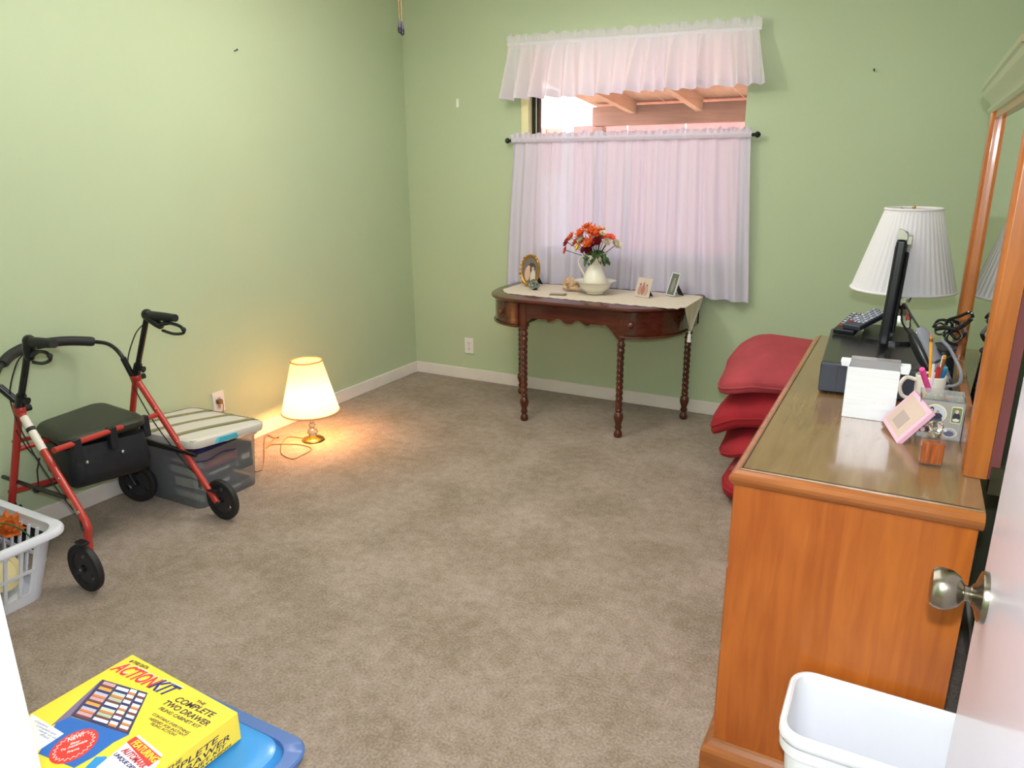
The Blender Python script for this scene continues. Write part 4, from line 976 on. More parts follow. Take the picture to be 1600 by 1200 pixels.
# ================================================================== ROLLATOR
ro = thing('rollator_walker', 'red four-wheeled rollator walker with black seat and pouch against the left wall', 'walker', (-2.78, 1.66, 0))
YL, YR = 1.40, 1.95
def T(name, pts, r, m, n=12, parent=ro, smooth_=True, k=0, sq=None):
    if k: pts = smoothpath(pts, k)
    return MB().tube(pts, r, n, squash=sq).build(name, m, parent, world=True, smooth=smooth_)
GREYM = flat('wheel_grey', 46, 46, 50)
def wheel(c, r, yaw, fork=None):
    """wheel with tyre, spoked disc, hub; axis along local y"""
    Mx = Matrix.Translation(c) @ Matrix.Rotation(yaw, 4, 'Z')
    b = MB(); prof = [(r - .030, -.010), (r - .012, -.015), (r - .003, -.011), (r, 0), (r - .003, .011), (r - .012, .015), (r - .030, .010)]
    n = 40; rings = [[Mx @ V((a * math.cos(2 * PI * k / n), y, a * math.sin(2 * PI * k / n))) for k in range(n)] for a, y in prof]
    rings.append(rings[0]); b.loft(rings, False, False); w_ = b.build('wheel', BLACK, ro, world=True, smooth=True)
    s = MB()
    for k in range(3):
        a0 = 2 * PI * k / 3 + .5
        ol = [(.014, -.5), (.014, .5), (r - .028, .86), (r - .028, -.86 + 0)] 
        q = []
        for a_, l in ((.012, -1.04), (r * .40, -1.02), (r * .5, -.80), (r - .026, -.90), (r - .026, -.45), (r - .026, 0), (r - .026, .45), (r - .026, .90), (r * .5, .80), (r * .40, 1.02), (.012, 1.04)):
            q.append((a_ * math.cos(a0 + l), a_ * math.sin(a0 + l)))
        s.prism(q, -.006, .006, Mx @ frame((0, 0, 0), (1, 0, 0), (0, 0, 1)))
    h = s.build('wheel_disc', GREYM, ro, world=True)
    h2 = MB(); h2.tube([Mx @ V((0, -.019, 0)), Mx @ V((0, .019, 0))], .014, 14); h2.build('hub', BLACKP, ro, world=True)
    h3 = MB(); h3.tube([Mx @ V((0, -.022, 0)), Mx @ V((0, -.018, 0))], .005, 8); h3.build('axle_bolt', CHROME, ro, world=True)
R_W = .094
def side(y, yt, J, top, hous, knee, axle, low, grip, brk, lever, caster_c, yawc):
    P0 = lambda p: V(p)
    # front post down to caster, rear leg down to braked wheel
    T('front_post', [J, lin(J, low, .5), low], .0135, REDM)
    T('rear_leg', [J, lin(J, knee, .55), knee, lin(knee, axle, .35), axle], .0135, REDM, k=3)
    T('handle_post', [lin(J, top, -.05), lin(J, top, .5), top], .0120, BLACKP)
    T('post_collar', [lin(J, top, .02), lin(J, top, .22)], .0175, BLACKP)
    MB().ball(J, (.030, .020, .032), 14, 8).build('joint_plate', REDM, ro, world=True, smooth=True)
    d = (grip - top)
    T('hand_grip', [top + d * .0, top + d * .25, top + d * .6, top + d], [.016, .019, .0185, .016], BLACK)
    MB().ball(top, (.027, .022, .026), 14, 8).build('handle_head', BLACKP, ro, world=True, smooth=True)
    br = MB()
    e = brk; h0 = lin(top, hous, .85)
    MB().tube([top, lin(top, hous, .35), lin(top, hous, .75), hous], [.022, .024, .020, .014], 12, squash=.8).build('brake_housing', BLACKP, ro, world=True, smooth=True)
    br.tube(smoothpath([h0, lin(h0, e, .35) + V((0, 0, .016)), lin(h0, e, .8) + V((0, 0, .014)), e], 4), [.010] * 5 + [.007] * 7 + [.008], 10)
    br.tube(smoothpath([lin(h0, e, .12) + V((0, 0, -.02)), lin(h0, e, .55) + V((0, 0, -.026)), lin(h0, e, .95) + V((0, 0, -.016)), e + V((.004, 0, .002))], 4), .0065, 8)
    br.build('brake_lever', BLACKP, ro, world=True, smooth=True)
    MB().ball(e, (.011, .010, .010), 10, 6).build('lever_tip', BLACK, ro, world=True, smooth=True)
    # adjusting knob, bolts
    MB().tube([J + V((.006, .012, .0)), J + V((.006, .038, 0))], .013, 8).build('joint_knob', BLACKP, ro, world=True)
    k_ = lin(J, top, .16); MB().tube([k_ + V((.012, 0, 0)), k_ + V((.034, .006, -.004))], [.008, .015], 8).build('height_knob', BLACKP, ro, world=True)
    for u in (.30, .62): MB().ball(lin(J, knee, u) + V((.008, -.009, .004)), .0035, 8, 5).build('rivet', CHROME, ro, world=True)
    # brake cable
    T('brake_cable', [top + V((-.004, -.01, -.03)), lin(top, J, .35) + V((-.045, -.01, 0)), lin(top, J, .9) + V((-.040, -.012, 0)), lin(J, knee, .35) + V((-.045, -.012, -.02)), lin(J, knee, .8) + V((-.032, -.012, 0)), knee + V((-.022, -.005, .02))], .0026, BLACK, 6, k=6)
    # brake shoe with spring
    T('brake_spring', [knee + V((-.026 + .006 * math.cos(i * 1.2), .006 * math.sin(i * 1.2), .005 - i * .0016)) for i in range(30)], .0018, BLACKP, 5)
    sh = MB(); c = lin(knee, axle, .25); sh.box((c.x + .012, y - .014, c.z - .014), (c.x + .062, y + .014, c.z - .006)); sh.build('brake_shoe', BLACKP, ro, world=True, bevel=.002)
    # caster
    f = MB(); ct_ = low + V((0, 0, -.005)); cc = caster_c
    f.tube([ct_ + V((0, 0, .012)), ct_ + V((0, 0, -.03))], [.013, .020], 14)
    for s in (-1, 1):
        q = Matrix.Rotation(yawc, 4, 'Z') @ V((0, s * .022, 0))
        f.tube([ct_ + q * .8 + V((0, 0, -.02)), lin(ct_, cc, .5) + q + V((0, 0, 0)), cc + q], [.016, .016, .012], 10, squash=.45)
    f.build('caster_fork', BLACKP, ro, world=True, smooth=True)
    MB().tube([ct_ + V((0, 0, .004)), ct_ + V((0, 0, .016))], .0105, 12).build('caster_stem', CHROME, ro, world=True)
    wheel(cc, R_W, yawc)
    wheel(V((axle.x, axle.y + (.030 if y > 1.6 else -.022), R_W)), R_W, .0)
    # side rail carrying the seat
    return
JR, topR = P(212, 590, 1, YR), P(230, 492, 1, YR)
kneeR = P(318, 752, 1, YR + .015); axR = V((-2.535, YR + .015, R_W)); lowR = P(200, 722, 1, YR)
side(YR + .015, YR, JR, topR, P(252, 511, 1, YR), kneeR, axR, lowR, P(274, 497, 1, YR), P(287, 515, 1, YR), None, V((-3.035, YR - .01, R_W)), .35)
JL, topL = P(30, 640, 1, YL + .03), P(46, 534, 1, YL + .03)
kneeL = P(134, 815, 1, YL); axL = V((-2.52, YL - .02, R_W)); lowL = V((-3.05, YL + .01, .215))
side(YL - .02 - .03, YL, JL, topL, P(47, 562, 1, YL + .03), kneeL, axL, lowL, P(84, 537, 1, YL + .03), P(78, 556, 1, YL + .03), None, V((-3.03, YL + .02, R_W)), .2)
# rails along the wall direction and side rails
sR0, sR1 = P(204, 662, 1, YR), P(243, 645, 1, YR)
T('side_rail', [P(203, 664, 1, YR), P(246, 648, 1, YR)], .010, REDM)
sL1 = P(88, 706, 1, YL)
T('side_rail', [P(22, 690, 1, YL + .05), P(56, 682, 1, YL + .05)], .010, REDM)
T('seat_rail', [P(84, 704, 1, YL), P(246, 648, 1, YR)], .0115, REDM)
T('lower_rail', [lowL + V((0, 0, .045)), lowR + V((0, 0, .012))], .0115, REDM)
T('upper_rail', [lin(JL, lowL, .42), lin(JR, lowR, .42)], .010, REDM)
# label sleeves on the near leg
T('leg_sticker', [lin(JL, kneeL, .07), lin(JL, kneeL, .37)], .0145, flat('white_sticker', 226, 218, 208), k=0)
T('leg_sticker', [lin(JL, kneeL, .80), lin(JL, kneeL, .93)], .0146, CHROME)
T('leg_strap', [lin(JL, kneeL, .17), lin(JL, kneeL, .20)], .0165, BLACK)
# folding struts
def strut(pts, r=.0085): return T('folding_strut', pts, r, BLACKP, 8)
strut([P(5, 745, 1, YL + .03), P(55, 762, 1, YL + .02), P(102, 777, 1, YL - .01)])
hb = P(57, 764, 1, YL + .02); MB().ball(hb, (.022, .014, .016), 10, 6).build('strut_hub', BLACKP, ro, world=True, smooth=True)
strut([P(200, 678, 1, YR), P(250, 695, 1, YR), P(306, 712, 1, YR)])
T('cross_brace', [hb, P(82, 757, 1, 1.60), P(120, 740, 1, 1.72)], .005, BLACKP, 8)
T('cross_brace', [P(204, 706, 1, YR - .04), P(238, 690, 1, YR - .01)], .004, BLACKP, 8)
T('pull_cord', [P(60, 757, 1, 1.48), P(58, 735, 1, 1.5), P(62, 715, 1, 1.52)], .003, BLACK, 6)
T('pull_cord', [P(25, 672, 1, YL), P(42, 700, 1, YL + .02), P(60, 718, 1, YL + .05)], .0025, BLACK, 6)
# backrest
bp = smoothpath([JR + V((.0, -.015, .015)), P(190, 556, 0, -2.96), P(172, 539, 0, -3.03), P(148, 534, 0, -3.10), P(100, 533, 0, -3.14), P(50, 540, 0, -3.14), P(20, 553, 0, -3.12), P(2, 572, 0, -3.04), P(-4, 600, 0, -2.95), JL + V((-.01, .01, .02))], 8)
T('backrest_bar', bp, .0085, BLACKP)
T('backrest_pad', bp[24:56], [.016] + [.021] * 30 + [.016], BLACK)
T('bar_socket', [bp[0], bp[7]], .0125, BLACKP); T('bar_socket', [bp[-1], bp[-8]], .0135, BLACKP)
# seat
sz = .497; c0, c1, c2, c3 = P(50, 662, 2, sz), P(155, 625, 2, sz), P(234, 650, 2, sz), P(96, 688, 2, sz)
def quadpt(u, v): return lin(lin(c0, c3, u), lin(c1, c2, u), v)
rings = []
for inset, dz in ((.06, -.045), (.02, -.040), (.0, -.028), (.0, -.012), (.03, -.002), (.08, .002)):
    ol = rrect(1 - 2 * inset, 1 - 2 * inset, .16, 6, .5, .5); rings.append([quadpt(x, y) + V((0, 0, dz + .006 * math.sin(PI * x) * (dz > -.01))) for x, y in ol])
MB().loft(rings).build('seat', SEATM, ro, world=True, smooth=True)
# pouch hung under the seat
c_ = lambda u, v: quadpt(u, v)
rings = []
for i, (sx, z, sg) in enumerate(((1.0, .440, 0), (1.0, .40, .01), (1.02, .33, .02), (.99, .285, .01), (.86, .265, 0))):
    ol = rrect(.96 * sx, .92 * sx, .12, 5, .50, .5)
    rings.append([V((quadpt(x, y).x + sg * math.sin(9 * y), quadpt(x, y).y, z + .008 * math.sin(7 * x + 5 * y))) for x, y in ol])
MB().loft(rings[::-1]).build('storage_pouch', NYLON, ro, world=True, smooth=True)
for v in (.12, .52, .93):
    p = lin(P(84, 704, 1, YL), P(246, 648, 1, YR), v * .82 + .08)
    MB().box((p.x - .014, p.y - .016, p.z - .075), (p.x + .015, p.y + .016, p.z + .016)).build('hanging_strap', NYLON, ro, world=True, bevel=.003)
for v in (.2, .6): 
    p = lin(c3, c2, v); MB().ball((p.x + .012, p.y, .385), .008, 10, 5).build('snap', CHROME, ro, world=True, smooth=True)

# ================================================================== STORAGE BIN
bx, by = -2.915, 2.175
sbn = thing('storage_bin', 'cloudy clear storage bin with striped lid behind the red walker', 'storage bin', (bx, by, 0))
BW, BD = .47, .375
def br_(s, z, e=0): return ringz(rrect(BW * s + e, BD * s + e, .035, 5), z)
b = MB(); b.loft([br_(.90, 0), br_(.91, .004), br_(.985, .262), br_(1.0, .264, .012), br_(1.0, .276, .012)], True, False)
b.build('bin_body', CLEARP, sbn, smooth=True)
LIDM = mat('pale_lid_plastic', (214, 208, 200), rough=.35, var=.02); OLV = flat('olive_groove', 140, 132, 96)
tl_ = Matrix.Translation((0.012, -.002, .332)) @ Matrix.Rotation(-.085, 4, 'X') @ Matrix.Rotation(-.01, 4, 'Y')
lid = MB(); LW, LD = .53, .43
def lr(s, z, e=0): return [tl_ @ p for p in ringz(rrect(LW * s + e, LD * s + e, .05, 6), z)]
lid.loft([lr(1, -.035, -.012), lr(1, -.012, 0), lr(1, 0, -.004), lr(.97, .008, -.012)], False, False)
nx = 60
def lt(u, v):
    x = (u - .5) * LW * .955; y = (v - .5) * LD * .95
    z = .008
    for c0_ in (-.15, .0, .15): z -= .006 * math.exp(-((x - c0_ - .03 * math.sin((v - .5) * 2.4)) / .013) ** 4)
    z += .006 * math.sin(PI * v) * math.sin(PI * u)
    rr_ = max(abs(u - .5), abs(v - .5)) * 2
    return tl_ @ V((x, y, z - .004 * rr_ ** 8))
lo = lid.build('lid', LIDM, sbn, smooth=True)
g = MB().grid(lt, nx, 24); LO2 = g.build('lid_panel', LIDM, lo, smooth=True)
LO2.location = (0, 0, 0)
for c0_ in (-.15, .0, .15):
    s = MB(); s.grid(lambda u, v: tl_ @ V((c0_ + .03 * math.sin((v - .5) * 2.4) + (u - .5) * .034, (v - .5) * LD * .97, .0085 + .006 * math.sin(PI * v) * .8)), 3, 20); s.build('groove_stripe', OLV, lo, smooth=True)
hh = MB(); hh.loft([[tl_ @ V((LW / 2 + dx, .065 * a * s - .03, z)) for a, z in ((-1, -.028), (-.8, -.006), (.8, -.006), (1, -.028))] for dx, s in ((-.012, 1), (.004, 1), (.010, .9))]); hh.build('lid_latch', flat('turquoise_latch', 70, 170, 196), sbn, smooth=False)
def inner(name, label, cat, lo_, hi_, m, rz=0, band=None, bandm=None):
    c = V(((lo_[0] + hi_[0]) / 2, (lo_[1] + hi_[1]) / 2, lo_[2])); t = thing(name, label, cat, c, rz)
    dx, dy, dz = (hi_[0] - lo_[0]) / 2, (hi_[1] - lo_[1]) / 2, hi_[2] - lo_[2]
    MB().box((-dx, -dy, 0), (dx, dy, dz * .12)).build('cover', m, t); MB().box((-dx, -dy, dz * .88), (dx, dy, dz)).build('cover', m, t)
    MB().box((-dx + .004, -dy + .004, dz * .12), (dx - .003, dy - .004, dz * .88)).build('pages', bandm or PAPER, t)
    MB().box((dx - .006, -dy, 0), (dx, dy, dz)).build('spine', m, t)
    if band: MB().box((dx, -dy * .6, dz * .4), (dx + .0006, dy * .6, dz * .62)).build('spine_lettering', band, t)
    return t
nv, rd, gy = flat('book_navy', 52, 56, 92), flat('book_red', 190, 60, 60), flat('book_grey', 120, 122, 128)
inner('book', 'grey book at the bottom right inside the clear bin', 'book', (-2.93, 2.05, .006), (-2.72, 2.31, .05), gy, 0, PAPER)
inner('book', 'navy book with pale lettering low in the clear bin', 'book', (-2.94, 2.06, .051), (-2.715, 2.22, .115), nv, .05, PAPER)
inner('book', 'dark book with a white title band in the middle of the clear bin', 'book', (-2.95, 2.05, .116), (-2.715, 2.24, .17), nv, -.03, PAPER)
inner('book', 'red book near the top of the clear bin', 'book', (-2.95, 2.06, .171), (-2.71, 2.25, .215), rd, .02, flat('pale_title', 220, 150, 140))
inner('video_case', 'black video case standing at the right inside the clear bin', 'case', (-2.82, 2.255, .10), (-2.71, 2.335, .22), BLACKP, 0, PAPER)
t = thing('folded_blanket', 'folded grey blanket filling the left half of the clear bin', 'blanket', (-3.04, 2.175, .006))
for i in range(5):
    MB().loft([ringz(rrect(.17 + .01 * (i % 2), .29, .03, 5, .003 * (i % 3), 0), z) for z in (.046 * i, .046 * i + .012, .046 * i + .036, .046 * i + .045)]).build('fold', flat('blanket_grey', 88, 94, 104, rough=.9), t, smooth=True)
t = thing('plaid_cloth', 'navy and red plaid cloth bulging out under the bin lid', 'cloth', (-2.80, 2.11, .216))
PL = mat('plaid_navy', (54, 54, 104), rough=.9, var=.3, scale=30)
def plaid(u, v): return V(((u - .5) * .25, (v - .5) * .22, .02 + .055 * math.sin(PI * min(1, u * 1.1)) ** .4 * math.sin(PI * v) ** .4 + .006 * math.sin(u * 15 + v * 9)))
MB().grid(plaid, 24, 24).build('cloth_fold', PL, t, smooth=True)
for q in range(5):
    MB().grid(lambda u, v: plaid(.08 + q * .2 + .05 * u, v) + V((0, 0, .0015)), 2, 24).build('red_stripe', flat('plaid_red', 150, 50, 60), t, smooth=True)
b = MB(); st = thing('black_strap', 'black strap with white lettering along the near rim of the bin', 'strap', (-2.9, 1.985, .28))
MB().box((-3.13, 1.986, .268), (-2.70, 1.990, .312)).build('webbing', NYLON, st, world=True, bevel=.001)
text('LA.NA', .018, PAPER, st, frame(V((.09, -.0022, .002)), (1, 0, 0), (0, 0, 1)), sx=.9, bold=.0006)

# ================================================================== FLOOR LAMP (small table lamp on the carpet)
fc = V((-2.872, 2.918, 0))
fl = thing('small_lamp', 'lit pleated lamp with glass stem standing on the carpet by the left wall', 'lamp', fc, 0)
shade(fl, .178, .470, .158, .083, SHADE, 40, .010, trim=flat('shade_hem', 214, 170, 110))
MB().lathe([(.060, 0), (.064, .005), (.060, .012), (.046, .018), (.026, .022), (.015, .030)], (0, 0, 0), 36).build('lamp_foot', BRASS, fl, smooth=True)
MB().lathe([(.014, .028), (.022, .036), (.030, .050), (.026, .064), (.013, .074), (.018, .082), (.020, .094), (.012, .104), (.009, .120), (.013, .135), (.010, .150), (.008, .175)], (0, 0, 0), 12).build('crystal_stem', CRYST, fl)
MB().tube([(0, 0, .17), (0, 0, .235)], [.012, .016], 14).build('socket', BRASS, fl, smooth=True)
MB().ball((0, 0, .255), (.03, .03, .042), 16, 10).build('bulb', mat('lit_bulb', (255, 240, 210), emit=(255, 214, 150), estr=12, var=0), fl, smooth=True)
bl = lamp('lamp_bulb_light', 'POINT', fc + V((0, 0, .240)), 34, (1, .44, .17), shadow_soft_size=.045)
F = lambda x, y, z=.004: P(x, y, 2, z)
cpt = [F(474, 685, .010), F(462, 683), F(450, 683), F(442, 690), F(439, 700), F(441, 710), F(457, 717), F(470, 712), F(482, 706), F(487, 702), F(482, 698), F(470, 695), F(455, 694), F(440, 694), F(424, 695), F(416, 700), F(424, 690), F(433, 683), F(436, 684), F(428, 684), F(414, 683)]
cpt += [V((-2.80, 2.46, .004)), V((-3.0, 2.44, .004)), V((-3.16, 2.50, .01)), V((-3.175, 2.545, .12)), V((-3.168, 2.575, .26)), P(345, 630, 0, -3.185), P(341, 627, 0, -3.19)]
cd = MB().tube(smoothpath(cpt, 5), .0026, 6).build('lamp_cord', mat('brown_cord', (150, 104, 60), rough=.5), smooth=True); tag(cd, 'thin brown lamp cord looping over the carpet to the left wall outlet', 'cord')
pg = P(341, 627, 0, -3.19); t = thing('cord_plug', 'brown plug in the left wall outlet', 'plug', pg)
MB().box((-.004, -.014, -.012), (.024, .014, .012)).build('plug_body', mat('brown_plug', (120, 84, 44), rough=.4), t, bevel=.004)

# ================================================================== LAUNDRY BASKET
lb = thing('laundry_basket', 'white slotted plastic laundry basket at the left edge before the walker', 'laundry basket', (-2.86, 1.04, 0))
BX0, BX1, BY0, BY1, BH = -.30, .285, -.31, .285, .262
cxm, cym = (BX0 + BX1) / 2, (BY0 + BY1) / 2; Wb, Db = BX1 - BX0, BY1 - BY0
def ko(z, e=0): s = .82 + .18 * z / BH; return rrect(Wb * s + e, Db * s + e, .07, 6, cxm, cym)
MB().loft([ringz(ko(BH - .040, 0), BH - .040), ringz(ko(BH - .010, 0), BH - .010), ringz(ko(BH, .05), BH - .004), ringz(ko(BH, .054), BH - .020), ringz(ko(BH, .058), BH - .006), ringz(ko(BH, .05), BH + .004), ringz(ko(BH, .02), BH + .006), ringz(ko(BH, -.008), BH), ringz(ko(BH, -.008), BH - .040)], False, False).build('rim', BASKETM, lb, smooth=True)
MB().loft([ringz(ko(0), 0), ringz(ko(.045), .045), ringz(ko(.045, -.008), .045), ringz(ko(.006, -.008), .006)], True, True).build('base', BASKETM, lb, smooth=True)
MB().loft([ringz(ko(.125, .002), .125), ringz(ko(.137, .002), .137), ringz(ko(.137, -.008), .137), ringz(ko(.125, -.008), .125), ringz(ko(.125, .002), .125)], False, False).build('middle_band', BASKETM, lb, smooth=True)
def bar_at(side_, u, w_=.011):
    def pt(z):
        s = .82 + .18 * z / BH; hw, hd = Wb * s / 2, Db * s / 2
        return {'e': V((cxm + hw, cym + u * hd, z)), 'w': V((cxm - hw, cym + u * hd, z)), 'n': V((cxm + u * hw, cym + hd, z)), 's': V((cxm + u * hw, cym - hd, z))}[side_]
    a, b_ = pt(.04), pt(BH - .03); n = {'e': V((1, 0, 0)), 'w': V((-1, 0, 0)), 'n': V((0, 1, 0)), 's': V((0, -1, 0))}[side_]; q = V((0, w_ / 2, 0)) if side_ in 'ew' else V((w_ / 2, 0, 0)); i_ = n * -.008
    MB().add([a - q, a + q, b_ + q, b_ - q, a - q + i_, a + q + i_, b_ + q + i_, b_ - q + i_], [(0, 1, 2, 3), (4, 7, 6, 5), (0, 4, 5, 1), (1, 5, 6, 2), (2, 6, 7, 3), (3, 7, 4, 0)]).build('bar', BASKETM, lb)
for sd in 'ewns':
    for i in range(9):
        bar_at(sd, -.76 + i * .19)
# solid corners
for sx in (-1, 1):
    for sy in (-1, 1):
        rings = []
        for z in (.03, .13, BH - .03):
            s = .82 + .18 * z / BH; hw, hd, r = Wb * s / 2, Db * s / 2, .07
            arc = [(hw, hd - r + .0)] + [(hw - r + r * math.cos(a * PI / 16), hd - r + r * math.sin(a * PI / 16)) for a in range(9)] + [(hw - r - .0, hd)]
            inn = [(x - .007, y - .007) for x, y in arc[::-1]]
            rings.append([V((cxm + sx * x, cym + sy * y, z)) for x, y in arc + inn])
        MB().loft(rings).build('corner_panel', BASKETM, lb, smooth=True)
# contents
t = thing('silk_flower_bundle', 'orange and yellow silk autumn flowers lying in the laundry basket', 'flowers', P(10, 832, 2, .235))
OM, YM, RM = flat('autumn_orange', 214, 120, 50, rough=.7), flat('autumn_yellow', 236, 196, 60, rough=.7), flat('autumn_rust', 168, 76, 44, rough=.7)
rnd = random.Random(9)
for i in range(9):
    mb = MB(); petal_mesh(9, rnd.uniform(.06, .085), .020, rnd.uniform(.3, .9), 3, mb, .002, i)
    Mx = Matrix.Translation((rnd.uniform(-.09, .07), rnd.uniform(-.12, .06), rnd.uniform(-.02, .03))) @ Matrix.Rotation(rnd.uniform(-.8, .8), 4, 'X') @ Matrix.Rotation(rnd.uniform(-.8, .8), 4, 'Y')
    mb.v = [Mx @ p for p in mb.v]; mb.build('bloom', (OM, YM, RM, OM)[i % 4], t, smooth=True, recalc=False)
MB().tube(smoothpath([(-.12, -.1, 0), (-.02, -.02, .04), (.05, .02, .02), (.07, .05, -.04)], 6), .003, 6).build('wire_stem', STEM, t)
t = thing('blue_cloth', 'folded navy blue cloth at the back of the laundry basket', 'cloth', (-2.98, 1.22, .05))
MB().loft([ringz(rrect(.22 - .01 * abs(i - 3), .07, .02, 5, 0, .003 * math.sin(i * 3)), .030 * i) for i in range(7)]).build('cloth_fold', flat('navy_cloth', 44, 50, 96, rough=.9), t, smooth=True)
t = thing('teal_box', 'dark teal box in the near part of the laundry basket', 'box', (-2.74, .93, .012))
MB().box((-.10, -.10, 0), (.09, .08, .12)).build('box_body', flat('dark_teal', 34, 60, 76), t, bevel=.003); MB().box((-.103, -.103, .12), (.093, .083, .135)).build('box_lid', flat('dark_teal_lid', 44, 70, 90), t, bevel=.002)
t = thing('stacked_tin', 'cream round tin lying against the bars inside the basket', 'tin', (-2.765, 1.165, .095), rot=(0, 1.15, .25))
MB().lathe([(.066, 0), (.070, .004), (.070, .045), (.066, .05)], (0, 0, 0), 30).build('tin_body', CREAM, t, smooth=True)
MB().lathe([(.072, .036), (.073, .040), (.073, .052), (.050, .056), (.048, .053), (.002, .053)], (0, 0, 0), 30).build('tin_lid', flat('yellowed_cream', 226, 212, 160, rough=.3), t, smooth=True)
t = thing('glass_plate', 'clear rimmed glass plate leaning inside the basket under the cream tin', 'plate', (-2.745, 1.150, .075), rot=(0, 1.05, .1))
MB().lathe([(.002, 0), (.05, 0), (.085, .014), (.092, .018), (.090, .022), (.05, .006), (.002, .005)], (0, 0, 0), 36).build('plate_body', ACRYL, t, smooth=True)
MB().tube([V((.091 * math.cos(2 * PI * k / 36), .091 * math.sin(2 * PI * k / 36), .019)) for k in range(36)], .003, 6, closed=True).build('plate_rim', PAPER, t, smooth=True)

# ================================================================== WHITE BIN WITH BLUE LID, YELLOW KIT BOX
LZ = .415
lc_ = V((-1.19, .62, 0)); 
tb2 = thing('blue_lidded_tote', 'white plastic tote with a blue lid in the lower left corner', 'storage bin', lc_)
TW, TD = .575, .46
TWH = thin('milky_white_tote', (236, 240, 246), clear=.08, rough=.3, gloss=.06, transl=.3)
def tr(s, z, e=0, r=.05): return ringz(rrect(TW * s + e, TD * s + e, r, 7), z)
MB().loft([tr(.84, 0), tr(.85, .006), tr(.95, .385, -.02), tr(.97, .390, -.01), tr(.97, .402, -.01)], True, False).build('tote_body', TWH, tb2, smooth=True)
BL = thin('blue_lid_flange', (30, 84, 160), clear=.10, rough=.25, gloss=.10, transl=.3)
MB().loft([tr(1, LZ - .016, -.004), tr(1, LZ - .004, 0), tr(1, LZ, -.006), tr(1, LZ + .001, -.055), tr(1, LZ - .006, -.060)], False, False).build('lid_flange', flat('blue_flange', 74, 104, 158, rough=.3), tb2, smooth=True)
MB().loft([tr(1, LZ - .006, -.060), tr(1, LZ + .012, -.075), tr(1, LZ + .016, -.095), tr(1, LZ + .016, -.15), tr(1, LZ + .012, -.17), tr(1, LZ + .011, -.30)], False, True).build('lid_panel', flat('bright_blue_lid', 58, 136, 200, rough=.22), tb2, smooth=True)
MB().box((.20, -.06, LZ + .013), (.232, .06, LZ + .018)).build('raised_rib', flat('light_blue_rib', 90, 166, 216, rough=.25), tb2, bevel=.002)
# yellow box
BZ = LZ + .0175; HBX = .062
tr_ = P(372, 1113, 2, BZ + HBX); tl2 = P(207, 1022, 2, BZ + HBX)
xd = (tr_ - tl2); xd.z = 0; Wk = xd.length; angk = math.atan2(xd.y, xd.x)
kb_ = thing('filing_kit_box', 'yellow cardboard filing cabinet kit box lying on the blue lid', 'box', (tl2.x, tl2.y, BZ), angk)
Lk = .43
MB().box((0, -Lk, 0), (Wk, 0, HBX)).build('carton', YELLOW, kb_, bevel=.0022)
K = lambda x, y, dz=.0004: frame((x, y, HBX + dz), (1, 0, 0), (0, 1, 0))
U = Wk / .36    # scale of the printing
def fp(name, ol, m, dz=.0003, th=.0003): return MB().prism(ol, HBX + dz, HBX + dz + th).build(name, m, kb_)
# positions in box coordinates found from the photo
inv = Matrix.LocRotScale(kb_.location, kb_.rotation_euler, None).inverted()
def B(px, py):
    p = inv @ P(px, py, 2, BZ + HBX); return (p.x, p.y)
def tline(s, a, c, size, m, sx=.9, shear=.25, bold=.0, dz=.0006):
    """fit the words between two surveyed baseline ends"""
    a = V((*B(*a), 0)); c = V((*B(*c), 0)); d = c - a; o = text(s, size, m, kb_, Matrix.Identity(4), shear, 'LEFT', 1, bold)
    xs = [v.co.x for v in o.data.vertices]; w0, w1 = min(xs), max(xs)
    k = d.length / (w1 - w0); ang_ = math.atan2(d.y, d.x)
    o.data.transform(Matrix.Translation((a.x, a.y, HBX + dz)) @ Matrix.Rotation(ang_, 4, 'Z') @ Matrix.Diagonal((k, 1, 1, 1)) @ Matrix.Translation((-w0, 0, 0)))
    return o
tline('# 7102 DATA', (202, 1034), (229, 1046), .011, INK, bold=.0002)
for m_, off_, dz in ((PAPER, (1.5, -1), .0006), (RED_P, (0, 0), .001)):
    tline('ACTION', (172 + off_[0], 1046 + off_[1]), (236 + off_[0], 1077 + off_[1]), .043, m_, shear=.5, bold=.0012 if m_ is PAPER else .0009, dz=dz)
for m_, off_, dz in ((PAPER, (1.5, -1), .0006), (NAVY, (0, 0), .001)):
    tline('KIT', (231 + off_[0], 1074 + off_[1]), (264 + off_[0], 1091 + off_[1]), .045, m_, shear=.5, bold=.0012 if m_ is PAPER else .0009, dz=dz)
tline('THE', (306, 1097), (319, 1103), .0095, INK, bold=.0001)
tline('COMPLETE', (272, 1095), (331, 1122), .0185, INK, bold=.0003)
tline('TWO DRAWER', (254, 1100), (322, 1135), .0175, INK, bold=.0003)
tline('FILING CABINET KIT', (247, 1108), (310, 1139), .0105, INK, bold=.0001)
tline('CONTAINS EVERYTHING', (237, 1117), (294, 1148), .0085, INK, bold=0)
tline('NEEDED FOR INSTANT', (232, 1124), (289, 1152), .0085, INK, bold=0)
tline('FILING ACTION!', (234, 1132), (273, 1151), .0085, INK, bold=0)
